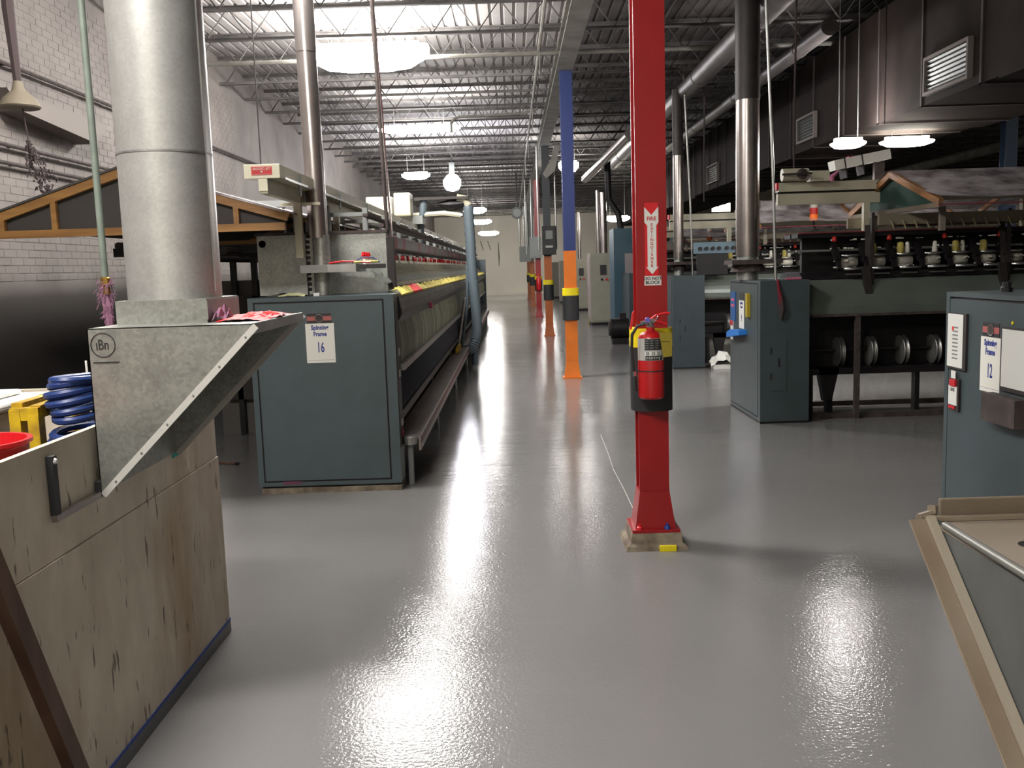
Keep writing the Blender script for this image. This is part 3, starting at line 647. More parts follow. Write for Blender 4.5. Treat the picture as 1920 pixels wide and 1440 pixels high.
pr([(-.98, .52), (-.84, .52), (-.84, .46), (-.98, .46)], 'spindle_rail', BLACK)
sp = MB(); y = Y0+.1
while y < Y1-.1:
    for sgn in (0, 1):
        x = -.875 if not sgn else 2*cx+.875
        sp.lathe((x, y, .5), [(.02, 0), (.024, .06), (.016, .28), (.006, .3)], 6)
    y += .075
sp.build('spindle_bobbins', mat('dark_bobbin', (.03, .03, .04), .4), t16, kind='stuff')
tn = MB(); y = Y0+.1; random.seed(2)
rv_y, rv_r, tops, lw = MB(), MB(), MB(), MB()
while y < Y1-.1:
    x = -.83
    (rv_r if 7.5 < y < 8.3 else rv_y).tube([(x+.03, y, 1.372), (x-.01, y+.06, 1.395+.02*random.random()), (x-.035-.02*random.random(), y+.13, 1.405+.02*random.random())], .007+.005*random.random(), 5)
    lw.tube([(x+.0, y, 1.375), (x+.025, y+.01, 1.27)], .008, 4)
    tn.bar((-.97, y, 1.5), (-.93, y, 1.46), .02, .02); tn.bar((-1.03, y+.03, 1.56), (-.99, y+.03, 1.53), .014, .014)
    y += .075
rv_y.build('yellow_roving_ends', ROVY, t16, kind='stuff'); rv_r.build('red_roving_ends', REDBR, t16, kind='stuff')
lw.build('thread_guides', ALU, t16, kind='stuff'); tn.build('top_arms', GREYBX, t16, kind='stuff')
y = Y0+.15; rt, wt = MB(), MB(); random.seed(4)
while y < Y1-.2:
    (rt if random.random() < .75 else wt).lathe((-1.08, y, 1.645), [(.012, 0), (.018, .02), (.012, .045)], 6)
    wt.lathe((-1.07, y, 1.6), [(.018, 0), (.018, .04)], 6)
    y += .12 if random.random() < .7 else .3
rt.build('red_spool_tops', REDPL, t16, kind='stuff'); wt.build('white_spool_collars', ROVW, t16, kind='stuff')
# creel superstructure
cr = MB()
for k in range(18):
    yy = 7.5+k*1.1
    for x in (-1.15, cx-(-1.15-cx)): cr.bar((x, yy, 1.66), (x, yy, 2.05), .04)
    cr.bar((-1.15, yy, 2.0), (2*cx+1.15, yy, 2.0), .03)
cr.build('creel_posts', GREYBX, t16, kind='stuff')
for (x, z, m) in ((-1.12, 1.98, DUSTY), (-1.0, 1.9, DUSTY), (-1.1, 1.74, BLACK), (2*cx+1.12, 1.98, DUSTY)):
    MB().box(x-.02, x+.02, 7.3, Y1-.1, z-(.03 if z < 1.8 else .012), z+(.03 if z < 1.8 else .012)).build('creel_rail', m, t16)
random.seed(8); rb = MB(); yy = 7.5
rbp = MB()
while yy < Y1-.3:
    (rb if random.random() < .7 else rbp).lathe((-1.02, yy, 1.79), [(.02, -.06), (.045, -.05), (.045, .04), (.02, .05)], 7); yy += .2
rb.build('creel_spools', mat('grey_spool', (.3, .28, .27), .6), t16, kind='stuff'); rbp.build('pink_creel_spools', mat('dull_pink_spool', (.34, .16, .17), .6), t16, kind='stuff')
# galvanized panel behind the cabinet
bxp = MB().box(-1.94, -.955, 7.2, 7.3, 1.387, 1.845).build('galvanized_panel', GALV, t16)
MB().box(-1.95, -.94, 7.18, 7.32, 1.84, 1.86).build('panel_cap', DUSTY, bxp)
MB().box(-.955, -.90, 7.2, 7.3, 1.36, 1.8).build('end_post', DARK, t16)
MB().box(fx0, fx1, 6.72, 7.2, 1.3, 1.385).build('deck_plate', GREEN_D, t16)
# doffing tray on legs
trp = MB().prism([(-.9, .345), (-.73, .355), (-.70, .36), (-.70, .25), (-.715, .25), (-.715, .335), (-.9, .33)], (0, 0, 0), X_, Z_, Y_, 6.66, 27).build('doffing_tray', mat('dusty_tray', (.24, .2, .18), .4, .3, .3, 3), t16)
MB().box(-.70, -.697, 6.7, 27, .30, .345).build('tray_stripe', mat('tray_red_stripe', (.12, .04, .03), .5), trp)
MB().box(-.705, -.699, 6.7, 27, .345, .362).build('tray_rim', ALU, trp)
MB().lathe((-.775, 6.66, .3), [(.05, 0), (.055, .05), (.045, .06), (.03, .062)], 12).build('tray_pulley', ALU, trp)
for yy in (6.68, 9, 12, 15, 18, 21, 24): MB().tube([(-.78, yy, 0), (-.78, yy, .33)], .022, 8).build('tray_leg', GREYBX, t16)
for yy in (8, 11, 14, 17, 20, 23, 26): MB().box(cx-.35, cx+.35, yy, yy+.08, 0, .5).build('foot', BLACK, t16)
MB().box(-1.62, -.78, 27.2, 27.8, 0, 1.78).build('far_cabinet', GREEN, t16, label='tall blue-green far end cabinet')
for i in range(3): MB().box(-.84, -.8, 13.2+i*.05, 14, .36+i*.02, .39+i*.02).build('yellow_bobbin', YPAINT, t16)
MB().lathe((-.8, 8.9, 1.21), [(.03, 0), (.03, .03)], 10, X_).build('pink_knob', mat('pink_knob', (.35, .03, .08), .5), t16)
# top clutter
tag(rag('lint_scrap', (-1.55, 6.6, 1.389), (.09, .05), .03, mat('pale_yellow_lint', (.7, .7, .4), .9), 12, 8), 'pale yellow fluff on top of the number 16 cabinet', 'lint')
tag(MB().box(-1.4, -1.36, 6.58, 6.62, 1.388, 1.41).build('bottlecap', WPLAST), 'tiny white plug beside the yellow fluff on the cabinet', 'bottlecap')  # a small bottle cap left on the cabinet top
t = thing('exhaust_pipe', 'slim shiny steel exhaust pipe rising from the number 16 cabinet', 'pipe', (-1.39, 6.85, 1.387))
MB().tube([(-1.38, 6.85, 1.387), (-1.38, 6.85, 1.82)], .062, 20).build('sleeve', GALV, t, smooth=True)
MB().tube([(-1.395, 6.85, 1.8), (-1.41, 6.85, 3.1)], .07, 22).build('lower_pipe', STEEL, t, smooth=True)
MB().tube([(-1.41, 6.85, 3.1), (-1.42, 6.85, 4.3)], .073, 22).build('upper_pipe', STEEL, t, smooth=True)
ch = MB()
for k in range(11): ch.lathe((-1.475, 6.83, 1.42+k*.038), [(.012, 0), (.017, .012), (.012, .024)], 8)
ch.build('chain', DARK, t)
MB().box(-1.5, -1.495, 6.84, 6.9, 1.387, 1.8).build('backing_strip', GALV_D, t)
t = thing('tray_shelf', 'rounded grey metal shelf around the steel pipe, holding red and yellow wires', 'shelf', (-1.22, 6.8, 1.54))
MB().prism([(-1.55+.0, 6.72), (-1.5, 6.66), (-1.3, 6.63), (-1.1, 6.63), (-1.08, 6.66), (-1.08, 6.96), (-1.4, 7.02), (-1.54, 6.95)], (0, 0, 0), X_, Y_, Z_, 1.55, 1.605).build('shelf_plate', ALU, t)
MB().box(-1.08, -.9, 6.66, 6.72, 1.57, 1.6).build('arm', DARK, t)
tag(MB().tube([(-1.3, 6.7, 1.615), (-1.2, 6.68, 1.625), (-1.1, 6.7, 1.62), (-1.0, 6.68, 1.612)], .007, 6).build('red_wire', REDPL), 'red wire lying on the grey shelf', 'wire')
tag(MB().tube([(-1.15, 6.78, 1.61), (-1.08, 6.78, 1.65), (-1.0, 6.78, 1.65), (-.95, 6.78, 1.61)], .004, 6).build('blue_wire', HOSEB), 'blue wire looped above the grey shelf', 'wire')
tag(MB().tube([(-1.12, 6.68, 1.615), (-1.05, 6.7, 1.618), (-.95, 6.7, 1.618)], .008, 6).build('yellow_wire', ROVY), 'yellow wire beside the red one on the grey shelf', 'wire')
# cleaner track
t = thing('cleaner_track', 'long cream overhead track above frame 16, with red sign on its end cap', 'track', (-1.5, 5.8, 2.05))
cap_ = MB().box(-1.612, -1.394, 5.79, 5.8, 2.13, 2.215).build('end_cap', CREAM_W, t, bevel=.003)
MB().box(-1.527, -1.473, 5.79, 5.8, 2.055, 2.128).build('lower_end_cap', CREAM_W, t)
MB().box(-1.61, -1.396, 5.8, 26.5, 2.135, 2.213).build('upper_beam', CREAM, t)
MB().box(-1.525, -1.475, 5.8, 26.5, 2.04, 2.134).build('lower_beam', CREAM, t)
MB().box(-1.396, -1.385, 5.9, 26.5, 2.13, 2.145).build('contact_rail', CHROME, t)
for k in range(14):
    yy = 6.3+k*1.45
    MB().box(-1.40, -1.388, yy, yy+.05, 2.06, 2.2).build('clamp', GREYBX, t)
    MB().bar((-1.5, yy+.4, 2.04), (-1.5, yy+.4, 1.66), .05).bar((-1.62, yy+.4, 2.035), (-1.34, yy+.4, 2.035), .03, .02).build('track_post', CREAM, t)
sg = MB().box(-1.565, -1.44, 5.786, 5.79, 2.15, 2.2).build('red_sign', mat('bright_red_label', (.6, .02, .02), .4), cap_)
text('BIGGIO JET', (-1.503, 5.7855, 2.187), X_, Z_, .021, WHITE, cap_, 'sign_lettering', sx=1.05, shear=.25)
MB().lathe((-1.503, 5.786, 2.17), [(.006, 0), (.006, .001)], 10, NY).build('sign_dot', WHITE, cap_)
MB().box(-1.56, -1.445, 5.785, 5.786, 2.1535, 2.155).build('sign_line', WHITE, cap_)
t = thing('grey_control_arm', 'short grey box bar on brackets left of the steel pipe, above the panel', 'bracket', (-1.7, 7.4, 1.86))
MB().box(-2.05, -1.45, 7.4, 7.5, 2.07, 2.12).build('bar', GREYBX, t)
MB().box(-1.52, -1.42, 7.42, 7.5, 1.86, 2.07).build('column_bracket', GREYBX, t)
MB().box(-1.6, -1.5, 7.38, 7.42, 1.87, 1.96).build('junction_box', CREAM, t)
for x in (-1.78, -1.7, -1.66): MB().bar((x, 7.45, 1.86), (x, 7.45, 2.07), .02).build('strut', ALU, t)
# travelling cleaner far down the track
t = thing('travelling_cleaner', 'overhead travelling blower with dark arms riding the track, midway down frame 16', 'machine', (-1.4, 14.2, 2.22))
MB().box(-1.68, -1.44, 13.7, 14.1, 2.33, 2.66).build('cream_housing', CREAM, t, bevel=.02)
MB().box(-2.1, -1.72, 13.8, 14.1, 2.35, 2.62).build('rear_housing', CREAM, t, bevel=.02)
MB().box(-1.44, -.62, 14.2, 14.4, 2.58, 2.62).build('top_arm', DARK, t)
MB().box(-1.7, -1.3, 14.0, 14.5, 2.22, 2.34).build('carriage', GREYBX, t)
MB().tube([(-1.5, 14.3, 2.36), (-1.0, 14.3, 2.38), (-.75, 14.3, 2.34)], .04, 8).build('cream_tube', CREAM, t)
MB().tube([(-1.1, 14.3, 2.52), (-.9, 14.32, 2.5), (-.68, 14.3, 2.52)], [.02, .09, .05], 8).build('dark_bag', BLACK, t)
MB().tube([(-1.3, 14.3, 2.58), (-1.32, 14.3, 2.4), (-1.36, 14.3, 2.3), (-1.38, 14.3, 1.75)], .055, 10).build('left_hose', HOSEG, t, smooth=True)
MB().tube([(-.8, 14.3, 2.6), (-.68, 14.3, 2.58), (-.63, 14.3, 2.48)], .065, 10).build('elbow', CREAM, t, smooth=True)
MB().box(-.75, -.72, 14.25, 14.3, 2.33, 2.37).build('bright_clip', CHROME, t)
t = thing('suction_hose', 'thick slate-blue suction hose hanging down beside frame 16, curling near floor', 'hose', (-.63, 14.3, 0))
hpath = [(-.63, 14.3, 2.48), (-.62, 14.3, 2.0), (-.61, 14.3, 1.6), (-.59, 14.3, 1.2), (-.57, 14.3, .85), (-.57, 14.3, .6), (-.61, 14.3, .42), (-.68, 14.3, .32), (-.78, 14.3, .3)]
sm = [hpath[0]]
for i in range(len(hpath)-1):
    for q in range(1, 9):
        u = q/8; p0 = hpath[max(i-1, 0)]; p1 = hpath[i]; p2 = hpath[i+1]; p3 = hpath[min(i+2, len(hpath)-1)]
        sm.append(tuple(.5*(2*p1[j]+(p2[j]-p0[j])*u+(2*p0[j]-5*p1[j]+4*p2[j]-p3[j])*u*u+(3*p1[j]-p0[j]-3*p2[j]+p3[j])*u**3) for j in range(3)))
MB().tube(sm, [.082 if i % 2 else .074 for i in range(len(sm))], 14).build('corrugated_hose', HOSEG, t, smooth=True)
MB().tube([(-.68, 14.3, 1.6), (-.7, 14.3, 1.0), (-.78, 14.3, .5), (-.82, 14.3, .35)], .022, 8).build('thin_hose', HOSEG, t)
MB().tube([(-.73, 14.3, 1.1), (-.86, 14.3, .38)], .03, 8).build('second_thin_hose', ALU, t)
MB().tube([(-.62, 14.5, 0.05), (-.62, 14.5, .55)], .055, 12).build('drop_nozzle', HOSEG, t, smooth=True)
MB().bar((-.78, 14.1, .33), (-.98, 14.1, .25), .07, .06).build('yellow_nozzle', YPAINT, t)
# cables down to frame 16
tag(MB().tube([(-1.01, 7.35, 4.4), (-1.0, 7.35, 3.6), (-.96, 7.35, 1.82)], .014, 8).build('dark_conduit', DUSTY, smooth=True), 'dark cable conduit dropping to the right end of the galvanized panel', 'conduit')
tag(MB().tube([(-1.02, 7.4, 4.4), (-.93, 7.4, 1.7), (-.915, 7.4, 1.45)], .009, 8).build('steel_conduit', CHROME, smooth=True), 'thin shiny steel conduit dropping beside the dark cable', 'conduit')

# ------------------------------------------------------------------ LEFT WOODEN GABLE COVER
t = thing('gable_cover', 'varnished pine truss gable with dark sheeting, left above the dark wall', 'cover', (-2.6, 6.3, 1.83))
ax, az, lx, rx, bz = -2.57, 2.245, -3.66, -1.5, 1.865
MB().bar((ax, 6.3, az), (lx-.02, 6.3, bz+.02), .04, .055).build('left_rafter', TRUSSW, t)
MB().bar((ax, 6.3, az), (rx+.02, 6.3, bz+.06), .04, .055).build('right_rafter', TRUSSW, t)
MB().box(lx, rx, 6.28, 6.32, bz-.025, bz+.025).build('bottom_chord', TRUSSW, t)
for x in (-3.38, -3.03, -1.82, -2.2): MB().bar((x, 6.3, bz), (x, 6.3, bz+.02+(az-bz)*(1-abs(x-ax)/(1.09))), .035).build('web_post', TRUSSW, t)
MB().add([(lx, 6.33, bz), (rx, 6.33, bz), (rx, 6.33, bz+.05), (ax, 6.33, az), (lx, 6.33, bz+.05)], [(0, 1, 2, 3, 4)]).add([(lx, 6.335, bz), (rx, 6.335, bz), (rx, 6.335, bz+.05), (ax, 6.335, az), (lx, 6.335, bz+.05)], [(4, 3, 2, 1, 0)]).build('gable_sheet', MESHD, t)
MB().prism([(ax, az+.03), (rx+.0, bz+.09), (rx, bz+.105), (ax, az+.045)], (0, 0, 0), X_, Z_, Y_, 6.27, 18).build('right_roof_film', PLASTIC, t)
MB().prism([(ax, az+.03), (lx, bz+.06), (lx, bz+.075), (ax, az+.045)], (0, 0, 0), X_, Z_, Y_, 6.27, 18).build('left_roof_film', MESHD, t)
for yy in (9.2, 12.1, 15, 17.9):
    MB().bar((ax, yy, az), (rx+.02, yy, bz+.06), .03, .05).bar((ax, yy, az), (lx, yy, bz), .03, .05).box(lx, rx, yy-.02, yy+.02, bz-.02, bz+.02).build('inner_truss', TRUSSW, t)
MB().lathe((ax, 6.5, az), [(.05, 0), (.04, .12), (.008, .3), (.006, 2.1)], 6).build('dusty_hanger', LINTD, t)
MB().tube([(rx-.15, 6.35, az+.0), (rx-.15, 6.35, 4.3)], .005, 4).build('wire', DARK, t)
# dark rails of the machine under it
t = thing('left_machine', 'dark machine under the pine gable with dusty creel rails, against the left wall', 'machine', (-2.6, 7, 0), 'spinning frames')
for (z, x) in ((1.80, -3.0), (1.74, -2.2), (1.78, -1.9), (1.7, -2.6)): MB().tube([(x, 7.2, z), (x, 20, z)], .03, 7).build('creel_rail', DUSTY, t)
for k in range(6): MB().bar((-3.2, 7.6+k*2.2, 1.76), (-1.95, 7.6+k*2.2, 1.76), .05, .07).build('cross_rail', BLACK, t)
for k in range(3):
    for x in (-2.7, -2.5): MB().box(x, x+.05, 9+k*4, 9.06+k*4, 0, 1.75).build('post', BLACK, t)
MB().box(-2.8, -2.4, 9, 20, .35, 1.35).build('body', DARK, t)
MB().box(-2.12, -2.1, 8.4, 9.1, 0.0, 1.45).box(-2.9, -2.1, 9.1, 9.12, 0, 1.5).build('hanging_sheet', mat('dark_sheet', (.1, .088, .08), .6), t, label='dark hanging cover sheet')

# ------------------------------------------------------------------ RIGHT ROWS OF SPINNING FRAMES
XC = 2.3
def unit_meshes():
    u = {}
    def mk(n, b, m, sm_=False):
        me = bpy.data.meshes.new(n); me.from_pydata(b.v, [], b.f); me.materials.append(m)
        if sm_: me.shade_smooth()
        u[n] = me
    mk('weighting_arm', MB().bar((0, -.02, 1.66), (0, -.16, 1.5), .05, .06).bar((0, -.16, 1.5), (0, -.2, 1.42), .035, .05), BLACK)
    mk('roving_bobbin', MB().lathe((.1, -.07, 1.6), [(.01, -.06), (.04, -.055), (.03, .06), (.01, .07)], 9), ROVY, True)
    mk('white_bobbin', MB().lathe((.17, -.06, 1.6), [(.01, -.05), (.03, -.045), (.018, .06), (.008, .07)], 9), ROVW, True)
    mk('cap_knob', MB().lathe((0, -.05, 1.69), [(.022, 0), (.026, .02), (.015, .05)], 8), mat('red_knob', (.5, .03, .02), .4), True)
    mk('front_roller', MB().tube([(.035, -.215, 1.43), (.235, -.215, 1.43)], .014, 8), CHROME, True)
    mk('back_roller', MB().tube([(.04, -.12, 1.555), (.23, -.12, 1.555)], .012, 8), CHROME, True)
    mk('yarn_package', MB().tube([(.05, -.03, 1.49), (.22, -.03, 1.49)], [.045, .052], 10), ROVW, True)
    mk('roller_plate', MB().box(.05, .2, -.235, -.2, 1.372, 1.384), CHROME)
    return u
UM = unit_meshes()
SOLID = {}
def right_frame(yn, depth, num, label, detail=True, cabm=GREEN_M, length=13.0, x0=XC):
    yc = yn+depth/2
    t = thing('spinning_frame', label, 'machine', (x0, yc, 0), 'spinning frames')
    cabx = x0+.46
    cab = MB().box(x0+.012, cabx, yn, yn+depth, .02, 1.345).build('end_cabinet', cabm, t)
    dr = MB().box(x0-.002, x0+.012, yn+.09, yn+depth-.05, .06, 1.31).build('cabinet_door', cabm, t)
    for (a, b, c_, d_) in ((yn, yn+.078, .02, 1.345), (yn+depth-.038, yn+depth, .02, 1.345), (yn+.078, yn+depth-.038, .02, .05), (yn+.078, yn+depth-.038, 1.322, 1.345)):
        MB().box(x0, x0+.0125, a, b, c_, d_).build('cabinet_frame', cabm, cab)
    MB().box(x0+.009, x0+.0135, yn+.078, yn+depth-.038, .05, 1.322).build('door_gap', BLACK, cab)
    MB().box(x0, cabx, yn, yn+depth, 0, .02).build('plinth', BLACK, t)
    # side access hatch on the near side
    sh = MB().box(x0+.1, x0+.25, yn-.004, yn, .31, .78).build('side_hatch', cabm, t)
    for z in (.42, .66): MB().box(x0+.095, x0+.11, yn-.008, yn-.002, z, z+.06).build('hinge', DARK, sh)
    MB().box(x0+.17, x0+.18, yn-.01, yn-.004, .54, .62).build('hatch_handle', BLACK, sh)
    xa, xb = cabx, x0+length
    ya = yn+.12; h = yc-ya        # near face of the spinning section
    def mir(poly): return [(2*yc-a, b) for a, b in poly]
    def prb(poly, name, m, both=True, a=xa, b=xb, **k):
        q = MB().prism(poly, (0, 0, 0), Y_, Z_, X_, a, b)
        if both: q.prism(mir(poly), (0, 0, 0), Y_, Z_, X_, a, b)
        return q.build(name, m, t, **k)
    # curved apron
    ap = [(ya+.16, 1.34)]
    for i in range(7):
        u = i/6; ap.append((ya+.12-.12*math.sin(u*math.pi/2), 1.33-.30*u))
    ap += [(ya, 1.0), (ya+.02, 1.0), (ya+.02, 1.03), (ya+.16, 1.3)]
    prb(ap, 'apron', APRON, label='grey-green curved apron panel')
    prb([(ya-.01, .985), (ya+.03, .985), (ya+.03, 1.01), (ya-.01, 1.01)], 'apron_lip', DUSTY)
    MB().box(xa, xb, yc-.1, yc+.1, .45, 1.35).build('centre_casing', BLACK, t)
    prb([(ya+.12, 1.34), (yc, 1.34), (yc, 1.4), (ya+.2, 1.4), (ya+.12, 1.36)], 'roller_beam', BLACK)
    MB().box(xa+.1, xb, yc-.03, yc+.03, 1.4, 1.75).build('creel_spine', BLACK, t)
    prb([(yc-.22, 1.735), (yc-.02, 1.735), (yc-.02, 1.775), (yc-.22, 1.775)], 'upper_black_beam', BLACK)
    prb([(yc-.235, 1.775), (yc-.22, 1.775), (yc-.22, 1.785), (yc-.235, 1.785)], 'maroon_strip', mat('maroon_strip', (.2, .03, .05), .5))
    prb([(ya+.05, 1.83), (ya+.09, 1.83), (ya+.09, 1.93), (ya+.05, 1.93)], 'creel_rail', mat('dusty_cream_rail', (.17, .145, .1), .6), a=xa+.7)
    prb([(ya+.3, 1.60), (ya+.33, 1.60), (ya+.33, 1.62), (ya+.3, 1.62)], 'thin_rail', ALU)
    # lower gear: shaft, pulleys, bottom channel, legs, floor rail
    MB().tube([(xa+.05, ya+.3, .64), (xb, ya+.3, .64)], .014, 8).build('pulley_shaft', DARK, t)
    prb([(ya+.1, .42), (ya+.35, .42), (ya+.35, .48), (ya+.1, .48)], 'bottom_channel', BLACK)
    MB().box(xa, xb, ya+.05, ya+.13, .0, .05).box(xa, xb, 2*yc-ya-.13, 2*yc-ya-.05, 0, .05).build('floor_rail', DUSTY, t)
    base = Vector((x0, yc, 0))
    # legs
    legx = [xa+.07, xa+.28, xa+1.1, xa+1.75] + [xa+1.75+.9*k for k in range(1, 11)]
    for k, x in enumerate(legx):
        MB().box(x, x+(.06 if k % 2 else .045), ya+.12+.1*(k % 2), ya+.2+.1*(k % 2), .03, .46).build('leg', BLACK, t)
    MB().bar((xa+.5, ya+.02, 0), (xa+.5, ya+.02, 1.0), .045).build('front_post', DUSTY, t)
    MB().prism([(xa+.16, .48), (xa+.36, .48), (xa+.3, .2), (xa+.22, .16)], (0, ya+.1, 0), X_, Z_, Y_, 0, .1).build('gear_guard', BLACK, t)
    if detail:
        if 'pulley' not in SOLID:
            b = MB().lathe((0, 0, 0), [(.02, -.03), (.13, -.03), (.145, -.024), (.145, -.018), (.12, -.012), (.12, .012), (.145, .018), (.145, .024), (.13, .03), (.02, .03)], 20, X_)
            me = bpy.data.meshes.new('pulley'); me.from_pydata(b.v, [], b.f); me.materials.append(ALU); me.shade_smooth(); SOLID['pulley'] = me
        k = 0; x = xa+.42
        while x < xb-.2 and k < 16:
            o = bpy.data.objects.new('pulley', SOLID['pulley']); COL.objects.link(o); o.parent = t; o.location = Vector((x, ya+.3, .62))-base; OFF[o.name] = OFF[t.name]
            x += .31; k += 1
        k = 0; x = xa+.35; random.seed(int(yn*10))
        while x < xb-.3 and k < 20:
            for n, me in UM.items():
                if n in ('roving_bobbin', 'white_bobbin') and random.random() < .3: continue
                if n == 'cap_knob' and k % 2: continue
                if n == 'roller_plate' and random.random() < .25: continue
                o = bpy.data.objects.new(n, me); COL.objects.link(o); o.parent = t
                o.location = Vector((x, yc-.18, 0))-base; OFF[o.name] = OFF[t.name]
            x += .265; k += 1
        fr = MB()  # small white bits stand in for the sparkle along the rollers
        for k in range(320):
            x = xa+.3+random.random()*8; z = random.choice((1.44, 1.5, 1.62, 1.70)); y = yc-.19-(1.74-z)*.5
            fr.obox((x, y, z), X_, Z_, NY, 0, .01+random.random()*.05, 0, .005+random.random()*.012, 0, .01)
        fr.build('sparkle_bits', ROVW, t, kind='stuff')
        for k in range(10):
            x = xa+.62+k*1.29
            MB().bar((x, yc-.42, 1.12), (x-.03, yc-.40, 1.45), .07, .05).bar((x, yc-.38, 1.4), (x+.06, yc-.2, 1.83), .05, .05).build('weight_lever', DARK, t)
            MB().bar((x+.04, ya+.1, 1.1), (x+.04, ya+.1, 1.95), .03).build('creel_post', DARK, t)
        st = MB()
        x = xa+.8
        while x < xb-.3: st.bar((x, ya+.03, 1.87), (x+.03, ya+.02, 1.79), .012); x += .11
        st.build('thread_hooks', mat('hook_brass', (.2, .16, .08), .5), t, kind='stuff')
    return t, dr, cab, yc
tA, drA, cabA, ycA = right_frame(3.75, 1.22, '12', 'spinning frame with blue-green end cabinet numbered 12, at right edge', detail=False)
tB, drB, cabB, ycB = right_frame(8.72, 1.2, '9', 'spinning frame with sticker-covered cabinet end, beyond the fire extinguisher column')
tC, drC, cabC, ycC = right_frame(13.49, 1.2, '', 'dim spinning frame second beyond the red column, plain blue cabinet side', cabm=GREEN_D)
tD, drD, cabD, ycD = right_frame(18.5, 1.2, '', 'third spinning frame beyond the red column, mostly hidden', detail=False, cabm=GREEN_D)
# cabinet 12 details
card(drA, (XC-.002, 4.585, 1.14), NY, .185, .268, '12', 0)
hd = MB().obox((XC-.002, 4.92, 1.24), NY, Z_, NX, 0, .2, -.29, 0, 0, .012).build('sheet_holder', DARK, drA, label='clear document holder with printed list')
MB().obox((XC-.014, 4.915, 1.235), NY, Z_, NX, 0, .165, -.275, 0, 0, .002).build('paper', WHITE2, hd)
for k in range(9): MB().obox((XC-.016, 4.86, 1.17-k*.02), NY, Z_, NX, 0, .06, -.008, 0, 0, .0006).build('printed_line', GREYBX, hd)
MB().obox((XC-.016, 4.865, 1.17), NY, Z_, NX, 0, .02, -.02, 0, 0, .0008).build('red_mark', REDBR, hd)
h2 = MB().obox((XC-.002, 4.375, 1.2), NY, Z_, NX, 0, .25, -.3, 0, 0, .012).build('sheet_holder', DARK, drA, label='document holder cut by the picture edge')
MB().obox((XC-.014, 4.365, 1.19), NY, Z_, NX, 0, .23, -.27, 0, 0, .002).build('paper', WHITE2, h2)
MB().obox((XC-.002, 4.45, .88), NY, Z_, NX, 0, .3, -.13, 0, 0, .06).build('grey_pocket', DUSTY, drA, label='empty grey pocket')
lk = MB().obox((XC-.002, 4.9, .90), NY, Z_, NX, .03, .12, -.17, 0, 0, .012).build('tag_holder', DARK, drA)
MB().obox((XC-.014, 4.86, .94), NY, Z_, NX, 0, .045, -.04, 0, 0, .004).build('tag_clip', WHITE2, lk)
MB().obox((XC-.014, 4.865, .895), NY, Z_, NX, 0, .06, -.035, 0, 0, .01).build('red_tag', INKR, lk)
tg = MB().obox((XC-.014, 4.885, .86), NY, Z_, NX, 0, .09, -.1, 0, 0, .004).build('white_tag', WHITE2, lk)
text('LINE', (XC-.0185, 4.84, .84), NY, Z_, .025, INKK, lk, 'tag_lettering')
MB().obox((XC-.014, 4.885, .755), NY, Z_, NX, 0, .07, -.015, 0, 0, .004).build('red_strip', INKR, lk)
MB().lathe((XC-.002, 4.3, 1.22), [(.008, 0), (.008, .004)], 8, NX).build('yellow_dot', YEL, drA)
gp = MB().box(2.72, 3.9, 4.86, 4.96, 1.345, 1.8).build('galvanized_panel', GALV_D, tA)
MB().lathe((2.5, 4.75, 1.345), [(.03, 0), (.03, .02), (.022, .03), (.022, .05)], 10).build('round_knob', BLACK, tA)
# frame 9 details
MB().obox((XC-.002, 9.86, 1.22), NY, Z_, NX, 0, .2, -.3, 0, 0, .008).build('blue_folder', mat('blue_folder', (.02, .1, .3), .4), drB)
for z in (1.15, 1.09): MB().obox((XC-.011, 9.82, z), NY, Z_, NX, 0, .12, -.025, 0, 0, .003).build('pink_note', mat('pink_note', (.7, .1, .2), .5), drB)
MB().obox((XC-.002, 9.86, .92), NY, Z_, NX, 0, .1, -.2, 0, 0, .01).build('hang_tag', WHITE2, drB)
MB().obox((XC-.013, 9.86, .92), NY, Z_, NX, 0, .1, -.05, 0, 0, .003).build('red_tag_top', INKR, drB)
c9 = MB().obox((XC-.002, 9.52, 1.14), NY, Z_, NX, 0, .2, -.28, 0, 0, .002).build('number_card', WHITE, drB)
text('Spinning', (XC-.0045, 9.42, 1.115), NY, Z_, .04, INKB, c9, sx=.85, bold=.0012)
text('Frame', (XC-.0045, 9.42, 1.075), NY, Z_, .04, INKB, c9, sx=.85, bold=.0012)
text('9', (XC-.0045, 9.42, .96), NY, Z_, .1, INKB, c9, sx=.6, bold=.0015)
MB().obox((XC-.002, 9.5, 1.22), NY, Z_, NX, 0, .16, -.07, 0, 0, .002).build('company_sticker', INKK, drB)
MB().obox((XC-.002, 9.15, 1.22), NY, Z_, NX, 0, .07, -.23, 0, 0, .03).build('yellow_brush', mat('yellow_brush', (.4, .3, .02), .5), drB)
MB().prism([(9.75, .75), (9.2, .81), (9.22, .86), (9.6, .84), (9.75, .8)], (XC-.002, 0, 0), Y_, Z_, NX, 0, .08).build('blue_cloth', mat('bright_blue_cloth', (.01, .16, .55), .6), drB, label='bright blue cloth hanging on door')
t = thing('red_yarn_hank', 'dark red yarn hank draped over the side of the sticker-covered cabinet', 'yarn', (2.47, 8.7, 1.0))
MB().tube([(2.46, 8.75, 1.352), (2.46, 8.712, 1.35), (2.47, 8.7, 1.25), (2.49, 8.7, 1.16), (2.47, 8.7, 1.12)], [.008, .01, .016, .022, .01], 7).build('red_strands', mat('dark_red_yarn', (.16, .01, .02), .9), t)
MB().tube([(2.49, 8.7, 1.2), (2.5, 8.7, 1.08), (2.49, 8.7, .98)], [.02, .03, .01], 7).build('dark_strands', LINTD, t)
